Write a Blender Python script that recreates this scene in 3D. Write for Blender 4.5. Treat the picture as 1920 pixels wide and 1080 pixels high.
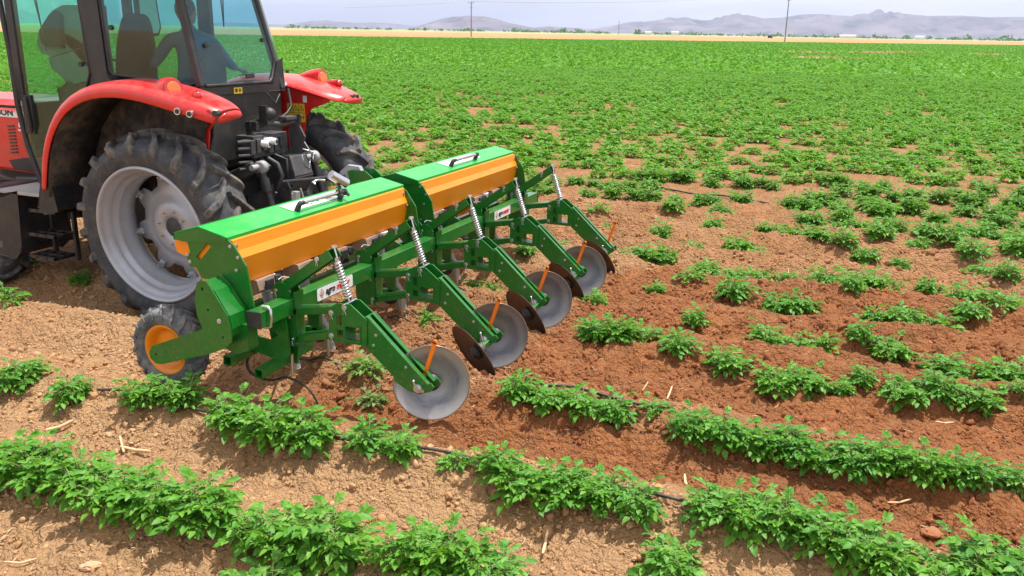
import bpy, math, random
import numpy as np
from mathutils import Vector, Matrix, Euler, noise as mn
from mathutils.geometry import tessellate_polygon
rad = math.radians
for o in list(bpy.data.objects): bpy.data.objects.remove(o)
scene = bpy.context.scene
COL = scene.collection
random.seed(7)
RNG = np.random.default_rng(11)

# ------------------------------------------------------------ camera, sky, sun, exposure
F_PX = 1651.2; PITCH = rad(16.2566); ROLL = rad(1.011); YAW = rad(-22.3505)
CAM = Vector((-4.562, -2.992, 2.449))
Fv = Vector((math.cos(YAW)*math.cos(PITCH), -math.sin(YAW)*math.cos(PITCH), -math.sin(PITCH)))
R0 = Fv.cross(Vector((0, 0, 1))).normalized(); U0 = R0.cross(Fv)
Rv = math.cos(ROLL)*R0 + math.sin(ROLL)*U0
Uv = -math.sin(ROLL)*R0 + math.cos(ROLL)*U0
cd = bpy.data.cameras.new('camera'); cam = bpy.data.objects.new('camera', cd); COL.objects.link(cam)
M = Matrix((Rv, Uv, -Fv)).transposed().to_4x4(); M.translation = CAM
cam.matrix_world = M
cd.sensor_width = 36; cd.lens = F_PX/1920*36; cd.clip_start = 0.05; cd.clip_end = 60000
scene.camera = cam

SUN = Vector((0.19, -0.17, 0.967)).normalized()
elev = math.asin(SUN.z); az = math.atan2(SUN.x, SUN.y)
world = bpy.data.worlds.new("World"); scene.world = world; world.use_nodes = True
nt = world.node_tree; nt.nodes.clear()
wo = nt.nodes.new('ShaderNodeOutputWorld'); bg = nt.nodes.new('ShaderNodeBackground')
sky = nt.nodes.new('ShaderNodeTexSky'); sky.sky_type = 'NISHITA'; sky.sun_disc = False
sky.sun_elevation = elev; sky.sun_rotation = az
sky.air_density = 1.0; sky.dust_density = 1.8; sky.ozone_density = 1.2; sky.altitude = 900
# thin high cloud veil mixed over the sky colour
tc = nt.nodes.new('ShaderNodeTexCoord'); mp = nt.nodes.new('ShaderNodeMapping'); mp.inputs['Scale'].default_value = (1.2, 1.2, 9)
ns = nt.nodes.new('ShaderNodeTexNoise'); ns.inputs['Scale'].default_value = 2.6; ns.inputs['Detail'].default_value = 6; ns.inputs['Roughness'].default_value = .55
cr = nt.nodes.new('ShaderNodeValToRGB'); cr.color_ramp.elements[0].position = .38; cr.color_ramp.elements[1].position = .72
cr.color_ramp.elements[0].color = (.42, .42, .42, 1); cr.color_ramp.elements[1].color = (.92, .92, .92, 1)
mx = nt.nodes.new('ShaderNodeMixRGB'); mx.inputs[2].default_value = (14.2, 13.7, 13.4, 1)
nt.links.new(tc.outputs['Generated'], mp.inputs[0]); nt.links.new(mp.outputs[0], ns.inputs['Vector'])
nt.links.new(ns.outputs['Fac'], cr.inputs[0]); nt.links.new(cr.outputs[0], mx.inputs[0]); nt.links.new(sky.outputs[0], mx.inputs[1])
nt.links.new(mx.outputs[0], bg.inputs['Color']); bg.inputs['Strength'].default_value = 0.085
nt.links.new(bg.outputs[0], wo.inputs['Surface'])
sl = bpy.data.lights.new('sun', 'SUN'); sl.energy = 5.0; sl.angle = rad(0.53); sl.color = (1, .955, .88)
so = bpy.data.objects.new('sun', sl); COL.objects.link(so); so.rotation_euler = SUN.to_track_quat('Z', 'Y').to_euler()
scene.view_settings.view_transform = 'Standard'; scene.view_settings.look = 'None'
scene.view_settings.exposure = 0.46; scene.view_settings.gamma = 1

# ------------------------------------------------------------ materials
def nn(t, typ, **kw):
    n = t.nodes.new(typ)
    for k, v in kw.items():
        if k in n.inputs.keys(): n.inputs[k].default_value = v
        else: setattr(n, k, v)
    return n
def base_mat(name):
    m = bpy.data.materials.new(name); m.use_nodes = True; t = m.node_tree
    return m, t, t.nodes['Principled BSDF']
def rgb(c): return (c[0], c[1], c[2], 1)
def mix(t, fac, a, b, mode='MIX'):
    n = t.nodes.new('ShaderNodeMixRGB'); n.blend_type = mode
    for i, v in ((0, fac), (1, a), (2, b)):
        if isinstance(v, (tuple, list)): n.inputs[i].default_value = rgb(v)
        elif isinstance(v, (int, float)): n.inputs[i].default_value = v
        else: t.links.new(v, n.inputs[i])
    return n.outputs[0]
def noise_f(t, scale, detail=4, rough=.6, lo=.4, hi=.6, vec=None):
    g = None
    n = nn(t, 'ShaderNodeTexNoise', Scale=scale, Detail=detail, Roughness=rough)
    if vec is None:
        g = t.nodes.new('ShaderNodeNewGeometry'); vec = g.outputs['Position']
    t.links.new(vec, n.inputs['Vector'])
    r = nn(t, 'ShaderNodeMapRange'); r.inputs[1].default_value = lo; r.inputs[2].default_value = hi
    t.links.new(n.outputs['Fac'], r.inputs[0])
    return r.outputs[0]
def bump(t, p, h, strength, dist=.01):
    b = nn(t, 'ShaderNodeBump', Strength=strength, Distance=dist)
    t.links.new(h, b.inputs['Height']); t.links.new(b.outputs[0], p.inputs['Normal'])
DUST = (.42, .30, .20)
def paint(name, col, rough=.35, metal=0, dust=.25, var=.12, coat=0, bstr=0, bscale=60, up=.5, dcol=DUST, splash=0):
    """paint / metal / rubber with dirt that lies in blotches and on upward faces"""
    m, t, p = base_mat(name)
    a = noise_f(t, 3.1, 6, .62, .3, .7)
    c = mix(t, a, tuple(max(0, x*(1-var)) for x in col), tuple(min(1, x*(1+var)) for x in col))
    d = noise_f(t, 9, 8, .7, .42, .75)
    g = t.nodes.new('ShaderNodeNewGeometry'); s = t.nodes.new('ShaderNodeSeparateXYZ'); t.links.new(g.outputs['Normal'], s.inputs[0])
    mr = nn(t, 'ShaderNodeMapRange'); mr.inputs[1].default_value = .2; mr.inputs[2].default_value = 1; mr.inputs[3].default_value = 1-up; mr.inputs[4].default_value = 1
    t.links.new(s.outputs['Z'], mr.inputs[0])
    m1 = nn(t, 'ShaderNodeMath', operation='MULTIPLY'); t.links.new(d, m1.inputs[0]); t.links.new(mr.outputs[0], m1.inputs[1])
    m2 = nn(t, 'ShaderNodeMath', operation='MULTIPLY'); t.links.new(m1.outputs[0], m2.inputs[0]); m2.inputs[1].default_value = dust
    c2 = mix(t, m2.outputs[0], c, dcol)
    if splash:   # dried soil spattered over the parts that run close to the ground, and fine scuffs
        sp_ = t.nodes.new('ShaderNodeSeparateXYZ'); t.links.new(g.outputs['Position'], sp_.inputs[0])
        zr = nn(t, 'ShaderNodeMapRange'); zr.inputs[1].default_value = .75; zr.inputs[2].default_value = .2; zr.inputs[3].default_value = .25; t.links.new(sp_.outputs['Z'], zr.inputs[0])
        mz = nn(t, 'ShaderNodeMath', operation='MULTIPLY'); t.links.new(zr.outputs[0], mz.inputs[0]); t.links.new(noise_f(t, 48, 8, .75, .54, .66), mz.inputs[1])
        mk = nn(t, 'ShaderNodeMath', operation='MULTIPLY'); t.links.new(mz.outputs[0], mk.inputs[0]); mk.inputs[1].default_value = splash
        c2 = mix(t, mk.outputs[0], c2, (.34, .19, .11))
    t.links.new(c2, p.inputs['Base Color'])
    r = nn(t, 'ShaderNodeMapRange'); r.inputs[3].default_value = rough; r.inputs[4].default_value = min(1, rough+.4)
    t.links.new(m2.outputs[0], r.inputs[0]); t.links.new(r.outputs[0], p.inputs['Roughness'])
    p.inputs['Metallic'].default_value = metal
    if coat: p.inputs['Coat Weight'].default_value = coat; p.inputs['Coat Roughness'].default_value = .08
    if bstr: bump(t, p, noise_f(t, bscale, 6, .6, .2, .8), bstr, .01)
    return m
G = {}
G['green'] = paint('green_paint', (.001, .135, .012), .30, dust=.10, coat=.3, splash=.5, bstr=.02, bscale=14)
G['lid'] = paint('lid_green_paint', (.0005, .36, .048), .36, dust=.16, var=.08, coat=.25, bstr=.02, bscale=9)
G['orange'] = paint('orange_paint', (.86, .255, .002), .36, dust=.05, var=.05, coat=.15, bstr=.03, bscale=7)
G['red'] = paint('red_paint', (.62, .012, .014), .33, dust=.28, coat=.45, var=.12, bstr=.01, bscale=8)
G['black'] = paint('black_metal', (.015, .017, .021), .48, dust=.2)
G['black_plastic'] = paint('black_plastic', (.020, .022, .027), .5, dust=.14)
G['liner'] = paint('mudguard_liner', (.022, .020, .020), .8, dust=.28, up=0)
G['steel'] = paint('zinc_steel', (.62, .64, .68), .28, metal=1, dust=.15)
G['cast'] = paint('cast_iron', (.06, .062, .068), .55, metal=.4, dust=.5, up=.3, dcol=(.22, .19, .17))
G['disc'] = None
G['rim'] = paint('silver_rim_paint', (.40, .43, .49), .34, metal=.3, dust=.35, up=0, dcol=(.34, .30, .26))
G['tyre'] = paint('tyre_rubber', (.030, .036, .047), .7, dust=.5, up=0, dcol=(.20, .18, .16), bstr=.15, bscale=40)
G['lug'] = paint('tyre_lug_rubber', (.040, .044, .053), .72, dust=.85, up=0, dcol=(.30, .26, .21), bstr=.2, bscale=30)
G['small_tyre'] = paint('gauge_tyre_rubber', (.06, .07, .085), .75, dust=.8, up=0, dcol=(.33, .31, .29), bstr=.2, bscale=40)
G['white'] = paint('white_decal', (.80, .80, .80), .35, dust=.12)
G['black_ink'] = paint('black_lettering', (.012, .012, .012), .4, dust=0)
G['red_ink'] = paint('red_lettering', (.70, .015, .015), .4, dust=0)
G['yellow'] = paint('yellow_sticker', (.78, .50, .03), .45, dust=.1)
G['orange_bar'] = paint('orange_lever_paint', (.90, .20, .004), .4, dust=.08)
G['amber'] = paint('amber_lens', (.85, .16, .01), .15, dust=0, coat=1)
G['red_lens'] = paint('red_lens', (.45, .01, .008), .15, dust=0, coat=1)
G['hose_grey'] = paint('corrugated_grey_hose', (.33, .33, .33), .6, dust=.4)
G['seat'] = paint('seat_fabric', (.025, .028, .034), .9, dust=0)
G['blue_shirt'] = paint('blue_shirt_cloth', (.07, .22, .33), .9, dust=0, bstr=.1, bscale=30)
G['grey_shirt'] = paint('grey_shirt_cloth', (.40, .41, .42), .9, dust=0, bstr=.1, bscale=30)
G['dark_cloth'] = paint('dark_vest_cloth', (.02, .02, .022), .9, dust=0)
G['trouser'] = paint('trouser_cloth', (.04, .045, .06), .9, dust=0)
G['skin'] = paint('skin', (.55, .28, .18), .5, dust=0)
G['hair'] = paint('black_hair', (.012, .010, .009), .6, dust=0)
G['gunmetal'] = paint('grey_step_edge', (.35, .36, .37), .5, dust=.3)
G['clear'] = paint('clear_plastic_metering_box', (.24, .17, .13), .2, dust=.6)

def glass(name, tint, refl=.12, rough=.03):
    m, t, p = base_mat(name); t.nodes.remove(p); out = t.nodes['Material Output']
    tr = t.nodes.new('ShaderNodeBsdfTransparent'); tr.inputs[0].default_value = rgb(tint)
    gl = t.nodes.new('ShaderNodeBsdfGlossy'); gl.inputs['Roughness'].default_value = rough; gl.inputs['Color'].default_value = (1, 1, 1, 1)
    df = t.nodes.new('ShaderNodeBsdfDiffuse'); df.inputs[0].default_value = (.35, .36, .33, 1)
    lw = t.nodes.new('ShaderNodeLayerWeight'); lw.inputs[0].default_value = .5
    pw = nn(t, 'ShaderNodeMath', operation='POWER'); t.links.new(lw.outputs['Facing'], pw.inputs[0]); pw.inputs[1].default_value = 5
    fr = nn(t, 'ShaderNodeMath', operation='MULTIPLY_ADD'); t.links.new(pw.outputs[0], fr.inputs[0]); fr.inputs[1].default_value = .9; fr.inputs[2].default_value = .045
    ms = t.nodes.new('ShaderNodeMixShader'); t.links.new(fr.outputs[0], ms.inputs[0])
    t.links.new(tr.outputs[0], ms.inputs[1]); t.links.new(gl.outputs[0], ms.inputs[2])
    dd = noise_f(t, 6, 7, .7, .35, .8); mm = nn(t, 'ShaderNodeMath', operation='MULTIPLY'); t.links.new(dd, mm.inputs[0]); mm.inputs[1].default_value = refl
    m2 = t.nodes.new('ShaderNodeMixShader'); t.links.new(mm.outputs[0], m2.inputs[0]); t.links.new(ms.outputs[0], m2.inputs[1]); t.links.new(df.outputs[0], m2.inputs[2])
    t.links.new(m2.outputs[0], out.inputs['Surface'])
    return m
G['glass_side'] = glass('green_tinted_glass', (.62, .93, .82), .06)
G['glass_rear'] = glass('blue_green_tinted_glass', (.48, .77, .80), .055)
G['glass_pale'] = glass('pale_curved_glass', (.55, .86, .74), .30)

def disc_mat(k=1.0):
    m, t, p = base_mat('polished_disc_steel')
    tcn = t.nodes.new('ShaderNodeTexCoord'); sx = t.nodes.new('ShaderNodeSeparateXYZ'); t.links.new(tcn.outputs['Object'], sx.inputs[0])
    v = t.nodes.new('ShaderNodeCombineXYZ'); t.links.new(sx.outputs['Y'], v.inputs[1]); t.links.new(sx.outputs['Z'], v.inputs[2])
    ln = nn(t, 'ShaderNodeVectorMath', operation='LENGTH'); t.links.new(v.outputs[0], ln.inputs[0])
    at = nn(t, 'ShaderNodeMath', operation='ARCTAN2'); t.links.new(sx.outputs['Y'], at.inputs[0]); t.links.new(sx.outputs['Z'], at.inputs[1])
    cx = t.nodes.new('ShaderNodeCombineXYZ'); t.links.new(ln.outputs['Value'], cx.inputs[0])
    ml = nn(t, 'ShaderNodeMath', operation='MULTIPLY'); t.links.new(at.outputs[0], ml.inputs[0]); ml.inputs[1].default_value = .012
    t.links.new(ml.outputs[0], cx.inputs[1])
    scr = noise_f(t, 130, 5, .7, .3, .7, cx.outputs[0])
    big = noise_f(t, 14, 4, .6, .35, .65, cx.outputs[0])
    blot = noise_f(t, 11, 7, .7, .35, .7)
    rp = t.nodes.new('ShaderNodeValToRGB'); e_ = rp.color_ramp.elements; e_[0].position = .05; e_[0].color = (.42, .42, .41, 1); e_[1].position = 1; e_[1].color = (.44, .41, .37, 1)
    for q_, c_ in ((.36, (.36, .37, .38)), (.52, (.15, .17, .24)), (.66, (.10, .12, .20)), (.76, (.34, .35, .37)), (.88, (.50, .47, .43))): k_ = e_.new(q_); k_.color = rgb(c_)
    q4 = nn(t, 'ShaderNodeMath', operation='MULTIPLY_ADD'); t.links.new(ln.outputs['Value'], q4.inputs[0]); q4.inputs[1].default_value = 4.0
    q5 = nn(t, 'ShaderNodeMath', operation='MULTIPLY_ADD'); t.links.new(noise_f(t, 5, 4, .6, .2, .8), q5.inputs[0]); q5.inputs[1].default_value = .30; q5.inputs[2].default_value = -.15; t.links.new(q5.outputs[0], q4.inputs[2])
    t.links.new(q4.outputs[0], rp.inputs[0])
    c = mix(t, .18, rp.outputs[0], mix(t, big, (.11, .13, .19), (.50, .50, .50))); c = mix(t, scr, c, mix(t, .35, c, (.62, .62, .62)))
    c = mix(t, blot, c, mix(t, .5, c, (.40, .36, .31)))
    rr = nn(t, 'ShaderNodeMapRange'); rr.inputs[1].default_value = .232; rr.inputs[2].default_value = .25
    t.links.new(ln.outputs['Value'], rr.inputs[0])
    c = mix(t, rr.outputs[0], c, (.30, .20, .13))
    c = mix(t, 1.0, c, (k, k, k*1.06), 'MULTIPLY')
    t.links.new(c, p.inputs['Base Color']); p.inputs['Metallic'].default_value = .6; p.inputs['Roughness'].default_value = .30
    bump(t, p, scr, .12, .002)
    return m
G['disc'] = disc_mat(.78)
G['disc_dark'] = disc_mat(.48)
G['disc_rust'] = paint('soil_scoured_disc_steel', (.085, .055, .045), .45, metal=.6, dust=.6, up=0, dcol=(.22, .12, .075), bstr=.2, bscale=30)

def leaf_mat(name, c1, c2, c3):
    m, t, p = base_mat(name)
    g = t.nodes.new('ShaderNodeNewGeometry'); oi = t.nodes.new('ShaderNodeObjectInfo')
    r = t.nodes.new('ShaderNodeValToRGB'); e = r.color_ramp.elements
    e[0].position = 0; e[0].color = rgb(c1); e[1].position = 1; e[1].color = rgb(c3)
    k = e.new(.55); k.color = rgb(c2)
    t.links.new(g.outputs['Random Per Island'], r.inputs[0])
    c = mix(t, oi.outputs['Random'], r.outputs[0], mix(t, .4, r.outputs[0], (.17, .40, .02)))
    pn = noise_f(t, .35, 3, .6, .35, .65)
    c = mix(t, pn, c, mix(t, .35, c, (.06, .28, .022)))
    t.links.new(c, p.inputs['Base Color']); p.inputs['Roughness'].default_value = .46
    p.inputs['Specular IOR Level'].default_value = .38
    fn = noise_f(t, 90, 3, .6, .3, .7); bump(t, p, fn, .25, .004)
    tl = t.nodes.new('ShaderNodeBsdfTranslucent'); c4 = mix(t, .5, c, (.22, .46, .02)); t.links.new(c4, tl.inputs[0])
    ms = t.nodes.new('ShaderNodeMixShader'); ms.inputs[0].default_value = .38
    t.links.new(p.outputs[0], ms.inputs[1]); t.links.new(tl.outputs[0], ms.inputs[2]); t.links.new(ms.outputs[0], t.nodes['Material Output'].inputs['Surface'])
    return m
G['leaf'] = leaf_mat('potato_leaf', (.048, .195, .028), (.098, .305, .034), (.20, .40, .05))
G['leaf_far'] = leaf_mat('potato_leaf_far', (.060, .22, .018), (.115, .34, .022), (.22, .44, .035))
G['leaf_wilt'] = leaf_mat('wilted_leaf', (.10, .20, .05), (.16, .26, .08), (.30, .30, .12))
G['stem'] = paint('plant_stem', (.16, .22, .06), .6, dust=.2)
G['straw'] = paint('dry_straw', (.66, .46, .27), .8, dust=.3, var=.3, dcol=(.45, .26, .14))
G['stone'] = paint('stone', (.45, .28, .165), .9, dust=.5, up=0, bstr=.4, bscale=25)

def soil_mat():
    m, t, p = base_mat('field_soil')
    g = t.nodes.new('ShaderNodeNewGeometry'); pos = g.outputs['Position']
    at = nn(t, 'ShaderNodeAttribute', attribute_name='moist')
    n1 = noise_f(t, 2.2, 8, .65, .3, .7, pos); n2 = noise_f(t, 17, 8, .7, .3, .7, pos); n3 = noise_f(t, 70, 6, .7, .25, .75, pos); n0 = noise_f(t, .05, 4, .6, .35, .65, pos)
    dry = mix(t, n1, (.50, .29, .13), (.66, .43, .235)); dry = mix(t, n2, dry, mix(t, .4, dry, (.40, .20, .10)))
    wet = mix(t, n1, (.225, .064, .014), (.39, .135, .038)); wet = mix(t, n2, wet, mix(t, .35, wet, (.48, .22, .10)))
    ad = nn(t, 'ShaderNodeMath', operation='ADD'); t.links.new(at.outputs['Fac'], ad.inputs[0])
    mm = nn(t, 'ShaderNodeMath', operation='MULTIPLY_ADD'); t.links.new(n1, mm.inputs[0]); mm.inputs[1].default_value = .5; mm.inputs[2].default_value = -.25
    t.links.new(mm.outputs[0], ad.inputs[1]); ad.use_clamp = True
    c = mix(t, ad.outputs[0], dry, wet)
    c = mix(t, n3, mix(t, .22, c, (.12, .05, .025)), mix(t, .12, c, (.75, .52, .34)))
    # far zones, laid out over the land: s grows away from the field
    sp = t.nodes.new('ShaderNodeSeparateXYZ'); t.links.new(pos, sp.inputs[0])
    s = nn(t, 'ShaderNodeMath', operation='MULTIPLY_ADD'); t.links.new(sp.outputs['Y'], s.inputs[0]); s.inputs[1].default_value = 1.34; t.links.new(sp.outputs['X'], s.inputs[2])
    nz = nn(t, 'ShaderNodeTexNoise', Scale=.012, Detail=4); t.links.new(pos, nz.inputs['Vector'])
    s2 = nn(t, 'ShaderNodeMath', operation='MULTIPLY_ADD'); t.links.new(nz.outputs['Fac'], s2.inputs[0]); s2.inputs[1].default_value = 24; t.links.new(s.outputs[0], s2.inputs[2])
    def zone(v, a, b):
        r = nn(t, 'ShaderNodeMapRange'); r.inputs[1].default_value = a; r.inputs[2].default_value = b; t.links.new(v, r.inputs[0]); return r.outputs[0]
    # far soil is veiled by thin weeds between the plants
    wn = noise_f(t, .02, 5, .6, .3, .7, pos)
    wheat = mix(t, wn, (.40, .20, .095), (.48, .27, .14)); wheat = mix(t, noise_f(t, .35, 4, .6, .3, .7, pos), wheat, mix(t, .3, wheat, (.45, .28, .12)))
    green2 = mix(t, noise_f(t, .004, 4, .6, .35, .65, pos), (.16, .27, .10), (.46, .38, .20))
    c = mix(t, zone(s2.outputs[0], 404, 408), c, (.34, .15, .06))
    c = mix(t, zone(s2.outputs[0], 426, 436), c, wheat)
    c = mix(t, zone(s2.outputs[0], 1500, 1540), c, green2)
    t.links.new(c, p.inputs['Base Color']); p.inputs['Roughness'].default_value = .95; p.inputs['Specular IOR Level'].default_value = .15
    wv = nn(t, 'ShaderNodeTexNoise', Scale=28, Detail=3); t.links.new(pos, wv.inputs['Vector'])
    wp = nn(t, 'ShaderNodeVectorMath', operation='MULTIPLY_ADD'); t.links.new(wv.outputs['Color'], wp.inputs[0]); wp.inputs[1].default_value = (.03, .03, .03); t.links.new(pos, wp.inputs[2])
    hh = None
    for sc_, am in ((26, 1.0), (58, .55), (120, .28)):
        vo = nn(t, 'ShaderNodeTexVoronoi', Scale=sc_); t.links.new(wp.outputs[0], vo.inputs['Vector'])
        iv = nn(t, 'ShaderNodeMath', operation='MULTIPLY'); t.links.new(vo.outputs['Distance'], iv.inputs[0]); iv.inputs[1].default_value = -am
        if hh is None: hh = iv.outputs[0]
        else: a_ = nn(t, 'ShaderNodeMath', operation='ADD'); t.links.new(hh, a_.inputs[0]); t.links.new(iv.outputs[0], a_.inputs[1]); hh = a_.outputs[0]
    pt = noise_f(t, 5, 5, .65, .35, .65, pos); m5 = nn(t, 'ShaderNodeMath', operation='MULTIPLY'); t.links.new(hh, m5.inputs[0]); t.links.new(pt, m5.inputs[1])
    m6 = nn(t, 'ShaderNodeMath', operation='MULTIPLY_ADD'); t.links.new(n2, m6.inputs[0]); m6.inputs[1].default_value = .5; t.links.new(m5.outputs[0], m6.inputs[2])
    m7 = nn(t, 'ShaderNodeMath', operation='MULTIPLY_ADD'); t.links.new(hh, m7.inputs[0]); m7.inputs[1].default_value = .5; t.links.new(m6.outputs[0], m7.inputs[2])
    bump(t, p, m7.outputs[0], 1.0, .042)
    return m
G['soil'] = soil_mat()
def clod_mat(name, a, b, c_):
    m, t, p = base_mat(name); oi = t.nodes.new('ShaderNodeObjectInfo'); at = nn(t, 'ShaderNodeAttribute', attribute_name='moist', attribute_type='INSTANCER')
    c1 = mix(t, oi.outputs['Random'], a, b); c = mix(t, at.outputs['Fac'], c1, c_)
    c = mix(t, noise_f(t, 60, 6, .7, .3, .7), mix(t, .3, c, (.10, .045, .02)), c)
    t.links.new(c, p.inputs['Base Color']); p.inputs['Roughness'].default_value = .95; bump(t, p, noise_f(t, 120, 5, .7, .2, .8), .7, .006)
    return m
G['clod'] = clod_mat('soil_clod', (.46, .25, .11), (.60, .39, .21), (.27, .088, .028))

# ------------------------------------------------------------ mesh helpers
def tag(o, label=None, cat=None, group=None, kind=None):
    if label: o['label'] = label
    if cat: o['category'] = cat
    if group: o['group'] = group
    if kind: o['kind'] = kind
    return o
def thing(name, label, cat, loc=(0, 0, 0), group=None):
    o = bpy.data.objects.new(name, None); COL.objects.link(o); o.location = loc; o.empty_display_size = .2
    return tag(o, label, cat, group)
class MB:
    def __init__(s): s.v = []; s.f = []; s.m = []; s.sm = []
    def add(s, vs, fs, mi=0, smooth=False):
        b = len(s.v); s.v += [tuple(v) for v in vs]
        for f in fs: s.f.append(tuple(b+i for i in f)); s.m.append(mi); s.sm.append(smooth)
        return s
    def box(s, x0, x1, y0, y1, z0, z1, mi=0):
        vs = [(x, y, z) for x in (x0, x1) for y in (y0, y1) for z in (z0, z1)]
        return s.add(vs, [(0, 1, 3, 2), (4, 6, 7, 5), (0, 4, 5, 1), (2, 3, 7, 6), (0, 2, 6, 4), (1, 5, 7, 3)], mi)
    def bar(s, a, b, w, h, mi=0, up=(0, 0, 1)):
        a, b = Vector(a), Vector(b); d = (b-a).normalized(); u = Vector(up); r = d.cross(u)
        if r.length < 1e-4: r = d.cross(Vector((0, 1, 0)))
        r.normalize(); u = r.cross(d)
        vs = [p + r*sx*w/2 + u*sz*h/2 for p in (a, b) for sx in (-1, 1) for sz in (-1, 1)]
        return s.add(vs, [(0, 1, 3, 2), (4, 6, 7, 5), (0, 4, 5, 1), (2, 3, 7, 6), (0, 2, 6, 4), (1, 5, 7, 3)], mi)
    def prism(s, poly, x0, x1, holes=(), mi=0, axis='X'):
        """polygon in the plane across the axis, extruded along it"""
        loops = [list(poly)]+[list(h) for h in holes]
        P3 = [[Vector((p[0], p[1], 0)) for p in l] for l in loops]
        tri = tessellate_polygon(P3); flat = [p for l in loops for p in l]; n = len(flat)
        def mk(x, p): return (x, p[0], p[1]) if axis == 'X' else ((p[0], x, p[1]) if axis == 'Y' else (p[0], p[1], x))
        vs = [mk(x0, p) for p in flat]+[mk(x1, p) for p in flat]
        fs = [tuple(t) for t in tri]+[tuple(n+i for i in reversed(t)) for t in tri]
        k = 0
        for l in loops:
            for i in range(len(l)): a, b = k+i, k+(i+1) % len(l); fs.append((a, b, n+b, n+a))
            k += len(l)
        return s.add(vs, fs, mi)
    def tube(s, pts, r, n=10, mi=0, caps=True, smooth=True):
        pts = [Vector(p) for p in pts]; rs = r if isinstance(r, (list, tuple)) else [r]*len(pts)
        vs = []; fs = []; t0 = (pts[1]-pts[0]).normalized()
        u = t0.cross(Vector((0, 0, 1)));
        if u.length < 1e-3: u = t0.cross(Vector((0, 1, 0)))
        u.normalize()
        for i, p in enumerate(pts):
            t = (pts[min(i+1, len(pts)-1)]-pts[max(i-1, 0)]).normalized()
            u = (u-t*u.dot(t)).normalized(); w = t.cross(u)
            for k in range(n):
                a = 2*math.pi*k/n; vs.append(p+(u*math.cos(a)+w*math.sin(a))*rs[i])
        for i in range(len(pts)-1):
            for k in range(n): a = i*n+k; b = i*n+(k+1) % n; fs.append((a, b, b+n, a+n))
        s.add(vs, fs, mi, smooth)
        if caps:
            s.add([vs[k] for k in range(n)][::-1], [tuple(range(n))], mi); s.add(vs[-n:], [tuple(range(n))], mi)
        return s
    def cyl(s, a, b, r, n=16, mi=0): return s.tube([a, b], r, n, mi)
    def lathe(s, prof, n=48, mi=0, smooth=True, c=(0, 0, 0), closed=False):
        """prof: (x, r) pairs turned about the X axis"""
        vs = []; fs = []; m = len(prof)
        for k in range(n):
            a = 2*math.pi*k/n
            for x, r in prof: vs.append((c[0]+x, c[1]+r*math.cos(a), c[2]+r*math.sin(a)))
        for k in range(n):
            for j in range(m if closed else m-1):
                a = k*m+j; b = k*m+(j+1) % m; c2 = ((k+1) % n)*m+(j+1) % m; d = ((k+1) % n)*m+j
                fs.append((a, b, c2, d))
        return s.add(vs, fs, mi, smooth)
    def ball(s, c, r, mi=0, n=12, sc=(1, 1, 1)):
        vs = []; fs = []; h = n//2
        for i in range(h+1):
            for k in range(n):
                th = math.pi*i/h; ph = 2*math.pi*k/n
                vs.append((c[0]+r*sc[0]*math.sin(th)*math.cos(ph), c[1]+r*sc[1]*math.sin(th)*math.sin(ph), c[2]+r*sc[2]*math.cos(th)))
        for i in range(h):
            for k in range(n): fs.append((i*n+k, (i+1)*n+k, (i+1)*n+(k+1) % n, i*n+(k+1) % n))
        return s.add(vs, fs, mi, True)
    def helix(s, a, b, R, r, turns, mi=0, n=14, k=6):
        a, b = Vector(a), Vector(b); d = (b-a); L = d.length; d.normalize(); u = d.cross(Vector((1, 0, 0))).normalized(); w = d.cross(u)
        N = int(turns*n); pts = [a+d*L*i/N+(u*math.cos(2*math.pi*i/n)+w*math.sin(2*math.pi*i/n))*R for i in range(N+1)]
        return s.tube(pts, r, k, mi)
    def bolt(s, c, r=.011, ax=(-1, 0, 0), h=.012, mi=0):
        c = Vector(c); a = Vector(ax); s.tube([c, c+a*h*.35], r*1.5, 14, mi, smooth=False); return s.tube([c+a*h*.35, c+a*h], r, 6, mi, smooth=False)
    def build(s, name, mats, parent=None, bevel=0, org=None, auto=True, solid=0, subsurf=0):
        me = bpy.data.meshes.new(name)
        off = Vector((0, 0, 0))
        if parent is not None and org is None:
            q = parent
            while q.parent: q = q.parent
            off = Vector(q.location)
        elif org is not None: off = Vector(org)
        me.from_pydata([(v[0]-off.x, v[1]-off.y, v[2]-off.z) for v in s.v], [], s.f)
        if not isinstance(mats, (list, tuple)): mats = [mats]
        for m in mats: me.materials.append(m)
        me.polygons.foreach_set('material_index', s.m); me.polygons.foreach_set('use_smooth', s.sm)
        me.update()
        o = bpy.data.objects.new(name, me); COL.objects.link(o)
        if parent is not None: o.parent = parent
        if solid: md = o.modifiers.new('solid', 'SOLIDIFY'); md.thickness = solid; md.offset = -1
        if bevel:
            md = o.modifiers.new('bevel', 'BEVEL'); md.width = bevel; md.segments = 2; md.limit_method = 'ANGLE'; md.angle_limit = rad(40); md.harden_normals = True
        if subsurf: md = o.modifiers.new('sub', 'SUBSURF'); md.levels = subsurf; md.render_levels = subsurf
        return o
def copy_tree(o, parent=None, loc=None):
    c = o.copy(); COL.objects.link(c); c.parent = parent
    if loc is not None: c.location = loc
    for ch in list(o.children): copy_tree(ch, c)
    return c
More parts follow.
